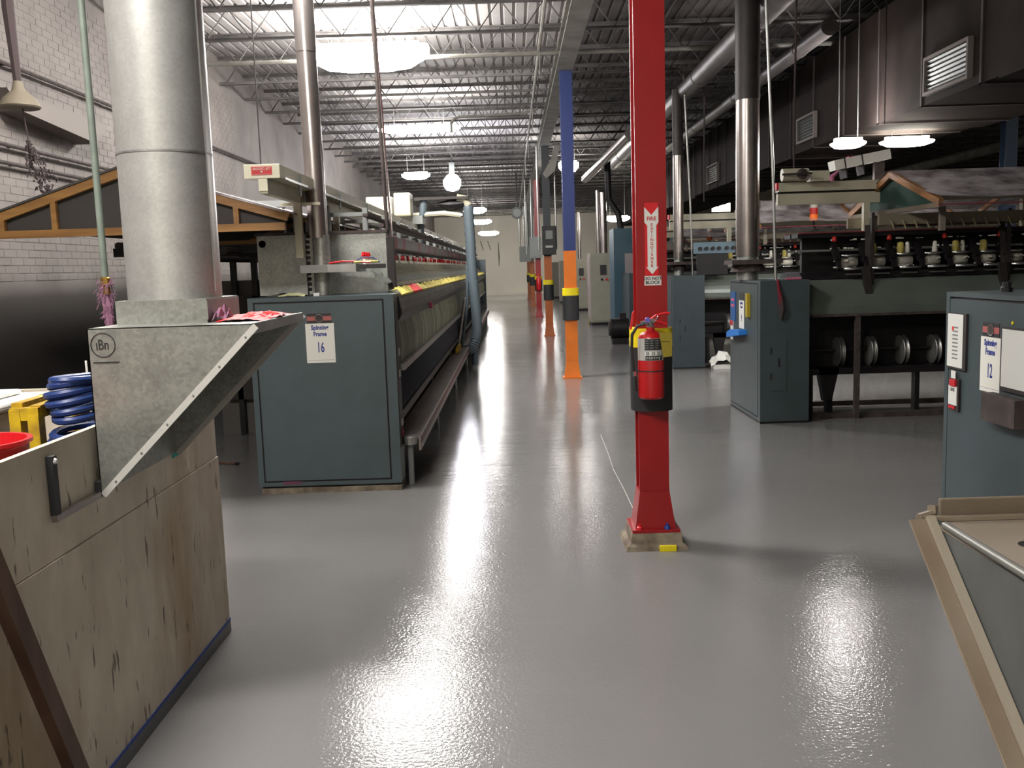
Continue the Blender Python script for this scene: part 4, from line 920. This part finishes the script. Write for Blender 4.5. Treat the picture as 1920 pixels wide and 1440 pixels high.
MB().tube([(2.56, 8.8, 1.355), (2.7, 8.8, 1.357)], .012, 6).build('pink_strand', mat('pink_yarn', (.5, .12, .2), .8), t)
# exhaust pipes of the frames
for (x, y, r, zt, lab) in ((2.365, 9.45, .115, 3.1, 'shiny steel exhaust pipe on the sticker-covered cabinet'), (2.5, 14.1, .075, 3.1, 'slim steel exhaust pipe on the second dim cabinet')):
    t = thing('exhaust_pipe', lab, 'pipe', (x, y, 1.345))
    MB().tube([(x, y, 1.345), (x, y, 1.6)], r*.92, 18).build('sleeve', GALV, t, smooth=True)
    MB().tube([(x, y, 1.58), (x, y, zt)], r, 22).build('lower_pipe', STEEL, t, smooth=True)
    MB().tube([(x, y, zt), (x, y, 4.05)], r*1.05, 22).build('upper_pipe', DARK, t, smooth=True)
    MB().tube([(x, y, 1.43), (x, y, 1.54)], [r*1.5, r*1.15], 14).build('dusty_collar', DUSTY, t)
    MB().box(x-.2, x+.3, y-.2, y+.15, 1.5, 1.545).build('collar_plate', DUSTY, t)
for (x, y, lab) in ((2.52, 9.1, 'thin conduit beside the shiny pipe of the sticker-covered frame'), (2.62, 13.8, 'thin conduit beside the slim pipe of the second dim frame')):
    t = thing('power_conduit', lab, 'conduit', (x, y, 1.345))
    MB().tube([(x+.03, y, 1.345), (x, y, 2.4), (x-.08, y, 4.2)], .014, 8).build('conduit', ALU, t, smooth=True)
    MB().tube([(x+.22, y, 4.2), (x+.2, y, 2.9), (x+.2, y, 2.4)], .01, 6).build('dark_cord', LINTD, t)
# cream overhead tracks and motors
for (y, x0, xe, z, lab) in ((9.6, 2.7, 12, 2.2, 'cream overhead cleaner track above the sticker-covered frame'), (14.3, 2.4, 14, 2.15, 'cream overhead track above the second dim frame'), (19.1, 2.6, 14, 2.15, 'cream overhead track above the third frame'), (24.3, 2.8, 14, 2.2, 'cream overhead track deep in the right bay')):
    t = thing('cleaner_track', lab, 'track', (x0, y, z-.13))
    MB().box(x0, xe, y-.03, y+.03, z-.12, z-.01).build('lower_beam', CREAM, t)
    MB().box(x0, xe, y-.06, y+.06, z+.01, z+.1).build('upper_beam', CREAM, t)
    MB().box(x0, xe, y-.02, y+.02, z-.01, z+.01).build('dark_web', DARK, t)
    MB().box(x0-.02, x0, y-.06, y+.06, z+.03, z+.1).build('red_stop', INKR, t)
    k = x0+.9
    while k < xe:
        MB().bar((k, y, z-.12), (k, y, 1.75), .06).build('track_post', CREAM, t); k += 1.6
t = thing('travelling_motor', 'dusty cream motor sitting on the overhead track at right', 'motor', (2.85, 9.55, 2.3))
MB().tube([(2.72, 9.5, 2.37), (2.98, 9.5, 2.37)], .062, 16).build('motor_body', CREAM, t, smooth=True)
MB().tube([(2.7, 9.42, 2.37), (2.98, 9.36, 2.37)], .01, 8).build('cable', DARK, t)
MB().lathe((2.9, 9.44, 2.37), [(.05, 0), (.055, .02), (.03, .03)], 14, NY).build('fan_cover', DUSTY, t)
MB().box(3.0, 3.18, 9.45, 9.6, 2.3, 2.4).build('gear_housing', CREAM, t)
t = thing('angled_blower_duct', 'white angled sheet duct with pink lint, above the pine gable', 'duct', (3.65, 9.9, 2.32))
MB().obox((3.36, 9.9, 2.43), Vector((.57, 0, .1)).normalized(), (0, 1, 0), Vector((-.1, 0, .57)).normalized(), 0, .58, -.1, .1, 0, .1).build('duct_body', WHITE2, t)
for k in (.1, .28): MB().obox((3.36, 9.9, 2.43), Vector((.57, 0, .1)).normalized(), (0, 1, 0), Vector((-.1, 0, .57)).normalized(), k, k+.012, -.103, .1, -.1, .1).build('strap', DARK, t)
MB().tube([(3.38, 9.78, 2.42), (3.3, 9.76, 2.36), (3.32, 9.76, 2.27)], [.01, .03, .012], 6).build('lint_tail', mat('pink_lint', (.5, .16, .3), .9), t)
MB().box(3.5, 3.75, 9.82, 9.9, 2.54, 2.57).build('red_rag', mat('maroon_rag', (.25, .02, .07), .8), t)
MB().bar((3.82, 9.85, 2.3), (3.82, 9.85, 2.5), .1, .06).build('stand', DUSTY, t)
# gable covers with plastic film
def gable(x0, yn, yf, zb, za, xe, label, tri=True, sag=.03):
    yc = (yn+yf)/2
    t = thing('gable_cover', label, 'cover', (x0, yc, zb), 'film-covered gable roofs')
    MB().bar((x0, yc, za), (x0, yn, zb+.02), .04, .06).build('near_rafter', TRUSSW2, t)
    MB().bar((x0, yc, za), (x0, yf, zb+.02), .04, .06).build('far_rafter', TRUSSW2, t)
    MB().bar((x0, yn, zb), (x0, yf, zb), .035, .04).build('tie_beam', mat('dull_batten', (.12, .09, .06), .7), t)
    MB().prism([(yn, zb), (yf, zb), (yc, za)], (x0+.03, 0, 0), Y_, Z_, X_, 0, .006).build('gable_sheet', GREENSH, t)
    for sgn, nm in ((-1, 'near_roof_film'), (1, 'far_roof_film')):
        b = MB(); nx, ny = 40, 6; ye = yn if sgn < 0 else yf; random.seed(int(x0*10)+sgn)
        ph = [random.random()*6 for _ in range(4)]
        for i in range(nx+1):
            for j in range(ny+1):
                u = i/nx; v = j/ny; x = x0-.03+(xe-x0)*u
                z = za+.035+(zb+.03-za)*v - sag*4*v*(1-v)*abs(math.sin(x*2.4+ph[0]))+.012*math.sin(x*5+ph[1]+v*3)*v
                b.v.append((x, yc+(ye-yc)*v*1.03, z))
        for i in range(nx):
            for j in range(ny):
                q = (i*(ny+1)+j, (i+1)*(ny+1)+j, (i+1)*(ny+1)+j+1, i*(ny+1)+j+1); b.f.append(q)
        b.build(nm, PLASTIC, t, smooth=True)
    x = x0+1.4
    while x < xe:
        MB().bar((x, yc, za), (x, yn, zb+.02), .03, .04).bar((x, yc, za), (x, yf, zb+.02), .03, .04).build('inner_rafter', TRUSSW2, t); x += 1.4
    for x in (x0+.15, x0+2.6, x0+5.2):
        if x < xe: MB().bar((x, yn+.3, zb), (x, yn+.3, 1.75), .045).bar((x, yf-.3, zb), (x, yf-.3, 1.75), .045).build('support_post', mat('post_grey', (.16, .14, .11), .6), t)
    MB().tube([(x0-.02, yn, zb), (xe, yn, zb)], .006, 5).build('edge_cord', mat('dull_red_cord', (.2, .03, .05), .7), t)
    return t
gable(3.7, 8.15, 10.3, 1.965, 2.32, 9.5, 'pine gable roof with crinkled plastic film over the near right machine')
gable(3.45, 13.1, 15.2, 1.98, 2.38, 9.5, 'second film-covered gable roof, darker, behind the shiny pipe', sag=.09)
gable(3.3, 18.3, 20.3, 1.95, 2.3, 9, 'third small dark gable roof with orange battens, farther back', sag=.06)
# beacons
for (x, y, z, lab) in ((4.29, 13.4, 2.06, 'orange, red and white stack light on the second dim frame'), (3.94, 18.75, 1.945, 'orange, red and white stack light on the third frame')):
    t = thing('stack_light', lab, 'light', (x, y, z))
    MB().tube([(x, y, z-.65), (x, y, z)], .015, 6).build('stem', DARK, t)
    MB().tube([(x, y, z), (x, y, z+.09)], .055, 12).build('orange_lens', mat('orange_lens', (.8, .16, .01), .3), t)
    MB().tube([(x, y, z+.09), (x, y, z+.18)], .055, 12).build('red_lens', mat('red_lens', (.4, .01, .01), .3), t)
    MB().tube([(x, y, z+.18), (x, y, z+.23)], .052, 12).build('white_lens', mat('clear_lens', (.4, .38, .33), .3), t)
t = thing('switchboard', 'pale blue panel with a row of black sockets on the dim machine', 'panel', (2.9, 13.55, 1.64))
MB().box(2.62, 3.2, 13.5, 13.6, 1.65, 1.81).build('panel_plate', mat('pale_blue_panel', (.12, .19, .24), .5), t)
for k in range(6): MB().lathe((2.7+k*.09+(.02 if k > 3 else 0), 13.5, 1.72), [(.028, 0), (.028, .03)], 10, NY).build('socket', BLACK, t)
MB().box(2.66, 3.1, 13.52, 13.58, 1.345, 1.65).build('panel_stand', BLACK, t)

# ------------------------------------------------------------------ BIG BROWN RECTANGULAR DUCT
t = thing('rectangular_duct', 'huge brown sheet-metal air duct with grilles along the right ceiling', 'duct', (4.7, 4, 2.93))
segs = [(3.0, 7.75, 3.96, 2.93, 4.17), (7.75, 9.75, 4.0, 2.96, 4.15), (9.75, 11.0, 4.03, 2.97, 4.15), (11.0, 13.7, 4.06, 3.0, 4.15), (13.7, 21.3, 4.1, 2.98, 4.15), (21.3, 36, 4.15, 2.95, 4.15)]
for (a, b, x, z0, z1) in segs: MB().box(x, 5.45, a, b, z0, z1).build('duct_section', DUCTB, t)
y = 3.5
while y < 35:
    sx = [s for s in segs if s[0] <= y < s[1]][0]
    MB().box(sx[2]-.014, sx[2], y, y+.03, sx[3]-.012, sx[4]).box(sx[2]-.014, 5.46, y, y+.03, sx[3]-.012, sx[3]).build('seam_rib', RIBM, t)
    y += 1.15 if y < 14 else .75
for (ya, yb, za, zb) in ((8.3, 9.12, 3.06, 3.35), (12.6, 13.3, 3.14, 3.42), (18.6, 19.5, 3.12, 3.42), (26, 27, 3.12, 3.4)):
    x = [s for s in segs if s[0] <= ya < s[1]][0][2]
    g = MB().box(x-.05, x, ya-.03, yb+.03, za-.03, za).box(x-.05, x, ya-.03, yb+.03, zb, zb+.03).box(x-.05, x, ya-.03, ya, za, zb).box(x-.05, x, yb, yb+.03, za, zb).build('grille_frame', mat('pale_grille_frame', (.13, .11, .1), .7), t)
    MB().box(x-.012, x-.003, ya, yb, za, zb).build('grille_back', BLACK, g)
    for k in range(7):
        z = za+.02+k*(zb-za)/7
        MB().obox((x-.03, ya, z), Y_, Vector((-.6, 0, .8)), X_, 0, yb-ya, -.012, .012, 0, .003).build('louvre', mat('dark_louvre', (.05, .055, .05), .5), g)
# rods that hold it
for y in (6, 10, 15, 20): MB().tube([(3.93, y, 2.9), (3.93, y, 4.33)], .007, 5).build('hanger', DARK, t)
# bright fluff on joist & sunlit deck patch behind column, put in as white sheets
t = thing('joist_bright_patches', 'white sheets standing in for fluff and a sunlit deck patch, right of the shiny pipe', 'sheet', (3.3, 12.9, 3.9))
for (a, b) in ((3.05, 3.22), (3.28, 3.62)): MB().add([(a, 12.9, 4.05), (b, 12.9, 4.06), (b-.06, 13.0, 3.93), (a+.04, 13.0, 3.92)], [(0, 1, 2, 3), (3, 2, 1, 0)]).build('sheet_piece', WHITE2, t)

# ------------------------------------------------------------------ DISTANT CABINETS ON THE RIGHT OF THE AISLE
def cabinet(x0, x1, y, dpt, h, m, label, panel=True):
    t = thing('control_cabinet', label, 'cabinet', ((x0+x1)/2, y, 0), 'control cabinets along the aisle')
    b = MB().box(x0, x1, y, y+dpt, .08, h).build('body', m, t)
    MB().box(x0+.02, x1-.02, y+.03, y+dpt, 0, .08).build('plinth', BLACK, t)
    d = MB().box(x0+.03, x1-.03, y-.015, y, .12, h-.04).build('door', m, t)
    if panel:
        xm = (x0+x1)/2
        MB().box(xm-.07, xm+.09, y-.025, y-.015, h-.55, h-.3).build('display', INKK, d)
        for k in range(2): MB().lathe((xm-.03+k*.12, y-.015, h-.66), [(.03, 0), (.03, .03)], 8, NY).build('button', REDPL if k else BLACK, d)
    MB().box(x0-.012, x0, y+.08, y+dpt-.05, .2, h-.1).build('side_panel', mat('pinkish_side', (.35, .28, .27), .5), t)
    return t
cabinet(1.97, 2.6, 23.7, .9, 1.82, BEIGE_CAB, 'beige control cabinet with twin steel pipes rising behind it')
cabinet(2.0, 2.6, 31.4, .9, 1.73, BEIGE_CAB, 'second beige control cabinet, seen between orange and beige')
cabinet(1.95, 2.5, 38.5, .8, 1.72, BEIGE_CAB, 'third beige cabinet, small beside the orange column', panel=False)
cabinet(1.9, 2.4, 44.5, .8, 1.7, BEIGE_CAB, 'farthest beige cabinet, just left of the orange column', panel=False)
for (x, y, lab) in ((2.66, 23.65, 'yellow post right of the nearest beige cabinet'), (2.05, 24.9, 'yellow post left of the nearest beige cabinet')):
    tag(MB().tube([(x, y, 0), (x, y, .93), (x, y, .95)], [.06, .06, .03], 10).build('safety_post', YPAINT), lab, 'post')
for (x, y, r, zt, lab) in ((2.22, 24.1, .05, 3.4, 'thin bright steel pipe, left of the twin pipes'), (2.36, 24.1, .09, 3.35, 'thicker bright steel pipe, right of the twin pipes'), (2.3, 31.9, .06, 3.3, 'steel pipe above the second beige cabinet')):
    tag(MB().tube([(x, y, 1.82 if y < 30 else 1.73), (x, y, zt)], r, 12).build('exhaust_pipe', STEEL, smooth=True), lab, 'pipe')
t = thing('tall_cabinet', 'tall slate-blue cabinet left of the red column, behind the motor', 'cabinet', (2.38, 20, 0))
MB().box(2.17, 2.62, 20.0, 20.9, .05, 2.28).build('body', mat('slate_blue_cabinet', (.035, .085, .12), .45), t)
MB().box(2.2, 2.6, 20.03, 20.9, 0, .05).build('plinth', BLACK, t)
MB().box(2.4, 2.62, 19.98, 20, .6, 1.75).build('notice_sheet', mat('pinkish_sheet', (.3, .26, .27), .5), t)
MB().tube([(2.35, 20.2, 2.28), (2.3, 20.2, 2.6), (2.1, 20.2, 2.9), (2.08, 20.2, 3.9)], .07, 10).build('top_hose', BLACK, t, smooth=True)
t = thing('floor_motor', 'black electric motor standing on the floor beside the red column', 'motor', (2.08, 18.1, 0))
MB().tube([(1.88, 18.1, .3), (2.22, 18.1, .3)], .2, 16).build('motor_body', BLACK, t, smooth=True)
MB().tube([(1.84, 18.1, .3), (1.88, 18.1, .3)], .14, 16).build('end_bell', DARK, t, smooth=True)
MB().box(1.9, 2.2, 17.95, 18.25, 0, .12).build('base', BLACK, t)
MB().box(2.05, 2.17, 18.02, 18.15, .48, .6).build('terminal_box', BLACK, t)
random.seed(21)
t = thing('plastic_bag', 'crumpled white bag on the floor between two right machines', 'bag', (3.0, 13.42, 0))
b = MB(); n = 8
for i in range(n+1):
    for j in range(n+1):
        u = i/n*2-1; v = j/n*2-1; b.v.append((2.98+u*.17, 13.42+v*.14, .05+.2*max(0, 1-u*u*.7-v*v*.5)*(.6+.5*random.random())))
for i in range(n):
    for j in range(n): b.f.append((i*(n+1)+j, (i+1)*(n+1)+j, (i+1)*(n+1)+j+1, i*(n+1)+j+1))
b.box(2.85, 3.12, 13.32, 13.52, 0, .06)
b.build('bag_body', WHITE2, t)
# electrical boxes on the third and fourth columns
t = thing('switch_box', 'black switch box mounted high on the dull orange column', 'box', (.8, 20.5, 1.77))
MB().box(.67, .97, 20.45, 20.57, 1.78, 2.4).build('body', BLACKR, t, bevel=.01)
MB().box(.75, .9, 20.43, 20.45, 2.12, 2.3).build('handle_plate', GREYBX, t)
MB().box(.74, .9, 20.43, 20.45, 1.93, 1.98).build('name_strip', ALU, t)
t = thing('breaker_box', 'grey breaker box on the distant red column', 'box', (.72, 28.3, 1.77))
MB().box(.55, .9, 28.2, 28.42, 1.78, 2.42).build('body', GREYBX, t)
MB().box(.58, .87, 28.18, 28.2, 1.82, 2.38).build('cover', GREYBX, t)
t = thing('breaker_box', 'small grey boxes and conduits on the column behind the distant red one', 'box', (.4, 36.2, 1.7))
MB().box(.3, .75, 36.0, 36.32, 1.72, 2.3).build('body', GREYBX, t)
for k, x in enumerate((.34, .5, .62)): MB().tube([(x, 36.1, 2.3), (x, 36.1, 3.6+.2*k)], .03, 6).build('conduit', ALU, t)
for k, (x, y) in enumerate(((.45, 28.2), (.62, 28.2), (.6, 20.5), (.98, 20.6))):
    tag(MB().tube([(x, y, 1.9), (x, y, 4.1)], .02, 6).build('column_conduit', ALU), ('thin conduit left of the distant red column', 'thin conduit close on the distant red column', 'thin conduit on the left side of the dull orange column', 'thin conduit on the right side of the dull orange column')[k], 'conduit')
t = thing('hanging_bell', 'round grey bell hanging by a rod left of the far columns', 'bell', (.2, 28.2, 3.0))
MB().lathe((.2, 28.2, 3.13), [(.02, -.02), (.15, -.02), (.18, .02), (.12, .08)], 18, NY).build('dome', GREYBX, t, smooth=True)
MB().tube([(.2, 28.2, 3.2), (.2, 28.2, 4.33)], .02, 6).build('rod', DARK, t)
t = thing('column_bracket', 'pale angled sheet bracket high beside the dull orange column', 'bracket', (.8, 20.3, 3.3))
MB().prism([(.72, 3.5), (.8, 3.4), (.98, 3.55), (1.1, 4.1), (.98, 4.12), (.9, 3.8)], (0, 20.3, 0), X_, Z_, Y_, 0, .1).build('plate', GIRDERM, t)
t = thing('fire_extinguisher', 'small red extinguisher on the distant red column', 'extinguisher', (.79, 28.25, .95), 'fire extinguishers')
MB().lathe((.79, 28.3, .82), [(.06, 0), (.075, .02), (.075, .36), (.03, .42), (.03, .45)], 14).build('cylinder', REDPL, t, smooth=True)
MB().box(.75, .83, 28.27, 28.3, 1.27, 1.3).build('handle', REDPL, t)
t = thing('far_wall_cable', 'thin dark cable hanging on the cream far wall', 'cable', (-.7, 52, 1.2))
MB().tube([(-.72, 52.05, 2.9), (-.7, 52.05, 2.1), (-.71, 52.05, 1.6)], [.012, .03, .012], 5).build('cable', LINTD, t)
for k, x in enumerate((-1.7, -1.3)):
    tag(MB().tube([(x, 52.06, 3.0), (x+.15, 52.06, 2.5)], .015, 5).build('wall_crack', LINTD), ('left slanted dark streak cord on the far wall', 'right slanted dark streak cord on the far wall')[k], 'cord')
tag(MB().box(-1.9, 1.0, 51.9, 52.1, 0, .12).build('wall_curb', FARW), 'low cream curb at the foot of the far wall', 'curb')

# ------------------------------------------------------------------ FIRE EXTINGUISHER AND SIGNS ON THE RED COLUMN
ex, ey = .712, 4.865
t = thing('fire_extinguisher', 'red fire extinguisher with yellow tag, hung on the near red column', 'extinguisher', (ex, ey, .84), 'fire extinguishers')
R = .068
MB().lathe((ex, ey, .84), [(R-.012, 0), (R, .01), (R, .315), (R-.012, .338), (.035, .352), (.022, .358), (.022, .375)], 36).build('cylinder', mat('extinguisher_red', (.42, .01, .012), .3), t, smooth=True)
MB().lathe((ex, ey, .985), [(R+.0015, 0), (R+.0015, .007)], 36).build('strap', BLACKR, t, smooth=True)
def curved(z0, z1, a0, a1, m, nm, par, rr=R+.0012, n=12):
    b = MB()
    for i in range(n+1):
        a = math.radians(a0+(a1-a0)*i/n)
        b.v += [(ex+rr*math.sin(a), ey-rr*math.cos(a), z0), (ex+rr*math.sin(a), ey-rr*math.cos(a), z1)]
    b.f = [(2*i, 2*i+2, 2*i+3, 2*i+1) for i in range(n)]
    return b.build(nm, m, par, smooth=True)
lb = curved(1.045, 1.16, -85, 60, mat('silver_label', (.42, .41, .38), .35), 'label_plate', t)
curved(1.1, 1.158, -35, 45, INKK, 'black_print', lb, R+.0018)
curved(1.047, 1.07, -32, 45, INKK, 'black_name_strip', lb, R+.0018)
curved(1.072, 1.093, -35, 40, WHITE2, 'white_icon_strip', lb, R+.0018)
for k in range(3):
    a = math.radians(-22+k*24); p = Vector((ex+(R+.0022)*math.sin(a), ey-(R+.0022)*math.cos(a), 1.0825)); N = Vector((math.sin(a), -math.cos(a), 0)); U = Vector((math.cos(a), math.sin(a), 0))
    MB().obox(p, U, Z_, N, -.0085, .0085, -.0085, .0085, 0, .0008).build('icon_square', GREYBX, lb)
    text('ABC'[k], p+N*.001, U, Z_, .017, WHITE2, lb, 'icon_letter')
for k, chh in enumerate('sentry'):
    a = math.radians(-25+k*11); N = Vector((math.sin(a), -math.cos(a), 0)); U = Vector((math.cos(a), math.sin(a), 0))
    text(chh, Vector((ex, ey, 1.06))+N*(R+.0026), U, Z_, .022, WHITE2, lb, 'name_letter', sx=1.1)
for k in range(4):
    for j in range(3):
        a = math.radians(-25+j*22); N = Vector((math.sin(a), -math.cos(a), 0)); U = Vector((math.cos(a), math.sin(a), 0))
        MB().obox(Vector((ex, ey, 1.11+k*.012))+N*(R+.002), U, Z_, N, -.01, .008*random.random()+.002, 0, .004, 0, .0006).build('print_line', GREYBX, lb)
v = MB().lathe((ex, ey, 1.21), [(.02, 0), (.024, .008), (.016, .012), (.016, .035)], 14).build('valve', ALU, t, smooth=True)
MB().bar((ex-.05, ey-.01, 1.235), (ex+.02, ey, 1.25), .02).build('valve_block', ALU, t)
MB().tube([(ex-.005, ey, 1.25), (ex+.03, ey, 1.275), (ex+.075, ey, 1.285), (ex+.1, ey, 1.283)], .007, 7).build('top_lever', REDPL, t)
MB().tube([(ex+.01, ey, 1.245), (ex+.05, ey, 1.24), (ex+.085, ey, 1.225)], .007, 7).build('carry_handle', REDPL, t)
MB().lathe((ex-.02, ey-.03, 1.255), [(.014, 0), (.014, .014)], 14, NY).build('gauge', mat('violet_gauge', (.15, .12, .45), .3), t)
MB().tube(arc((ex+.03, ey-.02, 1.262), (.35, 0, 1), (0, 1, 0), .013, 0, 360, 12)[:-1], .0016, 5, closed=True).build('pull_pin', CHROME, t)
MB().tube([(ex-.03, ey-.02, 1.235), (ex-.07, ey-.02, 1.225), (ex-.098, ey-.01, 1.18), (ex-.1, ey, 1.1), (ex-.095, ey, 1.03), (ex-.09, ey, .97)], .008, 8).build('hose', BLACKR, t, smooth=True)
MB().tube([(ex-.09, ey, .985), (ex-.087, ey, .96)], .0095, 8).build('hose_ferrule', CHROME, t)
MB().tube([(ex-.087, ey, .96), (ex-.084, ey, .88)], [.009, .013], 8).build('nozzle', BLACKR, t)
tgp = MB().prism([(.035, -.005), (.1, -.01), (.1, -.13), (.055, -.135)], (ex, ey-.06, 1.195), X_, Z_, NY, 0, .002).build('inspection_tag', mat('mustard_tag', (.26, .2, .012), .6), t, label='mustard yellow inspection tag')
MB().box(ex+.045, ex+.09, ey-.0635, ey-.062, 1.14, 1.143).build('tag_line', DARK, tgp)
tag(MB().prism([(-.1, 0), (-.085, .09), (-.075, .1), (-.082, .03), (-.09, 0)], (ex, ey+.08, 1.2), X_, Z_, NY, 0, .01).build('red_ribbon', REDBR), 'red and white ribbon tied left of the extinguisher valve', 'ribbon')
cfy = 5.06-.075
t = thing('extinguisher_sign', 'white downward arrow sticker lettered FIRE EXTINGUISHER on the red column', 'sign', (.74, cfy, 1.49))
MB().prism([(-.037, .352), (0, .31), (.037, .352), (.037, .272), (.025, .255), (.025, .035), (.037, .04), (.002, 0), (-.033, .04), (-.022, .035), (-.022, .255), (-.037, .272)], (.741, cfy-.0005, 1.487), X_, Z_, NY, 0, .001).build('arrow', WHITE2, t)
MB().box(.705, .775, cfy-.0004, cfy, 1.47, 1.86).build('red_backing', mat('sign_red', (.6, .01, .015), .4), t)
text('FIRE', (.741, cfy-.0016, 1.777), X_, Z_, .029, INKR, t, sx=.95, bold=.0006)
for k, c in enumerate('EXTINGUISHER'): text(c, (.742, cfy-.0016, 1.745-k*.0195), X_, Z_, .021, INKR, t, 'letter', bold=.0005)
t = thing('do_not_block_sign', 'small white sticker reading DO NOT BLOCK under the arrow', 'sign', (.745, cfy, 1.43))
MB().box(.70, .79, cfy-.001, cfy, 1.428, 1.478).build('plate', WHITE2, t)
text('DO NOT', (.745, cfy-.0016, 1.464), X_, Z_, .024, INKK, t, bold=.0006)
text('BLOCK', (.745, cfy-.0016, 1.443), X_, Z_, .024, INKK, t, bold=.0006)
tag(MB().tube([(.76, 8.4, .002), (.745, 7.6, .002), (.72, 6.95, .002), (.725, 6.3, .002), (.72, 5.7, .002), (.69, 5.25, .002)], .0014, 4).build('white_thread', WHITE), 'thin white thread lying on the floor behind the red column', 'thread')

# ------------------------------------------------------------------ RIGHT FOREGROUND HOPPER
t = thing('tan_hopper', 'worn tan metal hopper with rolled edges, right foreground', 'hopper', (1.5, 2.2, .2))
A = Vector((1.035, 2.42, .85)); B = Vector((.985, 1.78, .47)); dvec = (B-A).normalized()
rod0 = Vector((1.105, 2.36, .848)); rod1 = Vector((1.09, 1.5, .85))
side_n = Vector((1, 0, 0))
MB().tube([rod0, (1.095, 1.9, .85), rod1], .011, 10).build('rolled_edge', mat('grey_rolled_edge', (.16, .16, .145), .4, .3), t, smooth=True)
MB().box(1.1, 2.6, 1.0, 2.45, .832, .84).build('top_sheet', mat('tan_top', (.23, .19, .15), .5, 0, .15, 6), t)
MB().lathe((1.24, 2.2, .8405), [(.03, 0), (.03, .001)], 20).build('round_hole', BLACK, t)
# back lip: raised strip along the far edge
MB().obox((1.13, 2.45, .84), X_, Z_, Y_, 0, 1.5, 0, .055, 0, .012).build('back_lip', TANP, t, bevel=.004)
MB().tube([(1.08, 2.43, .845), (1.15, 2.43, .842), (2.6, 2.43, .842)], .012, 8).build('back_bead', TANP, t, smooth=True)
MB().tube([(1.12, 2.47, .87), (1.115, 2.46, .85), (1.07, 2.44, .845)], .014, 8).build('corner_weld', TANP, t, smooth=True)
# slanting front flange down the far-left edge
U = Vector((1, 0.0, 0.0)); N = U.cross(dvec).normalized()
fl = MB(); fl.obox(A, dvec, U, N, 0, 1.5, 0, .045, 0, .006); fl.build('outer_flange', TANP, t, bevel=.002)
fl = MB(); fl.obox(A+U*.045, dvec, U, N, 0, 1.5, 0, .022, -.012, .006); fl.build('inner_flange', mat('tan_inner', (.27, .235, .18), .4), t)
MB().lathe(A+U*.055+dvec*.12+N*.008, [(.006, 0), (.004, .004)], 8, N).build('rivet', DUSTY, t)
# side panel
P0 = A+U*.067; P1 = P0+dvec*1.5
MB().add([tuple(P0), tuple(P1), (1.09, P1.y, .84), (1.105, P0.y, .845)], [(0, 1, 2, 3)]).add([tuple(P0+Vector((.004,0,0))), tuple(P1+Vector((.004,0,0))), (1.094, P1.y, .84), (1.109, P0.y, .845)], [(3, 2, 1, 0)]).build('side_panel', mat('grey_side_sheet', (.1, .105, .1), .5, .2, .2, 8), t)
MB().box(1.3, 2.5, 1.2, 2.3, 0, .832).build('body', GREYBX, t)
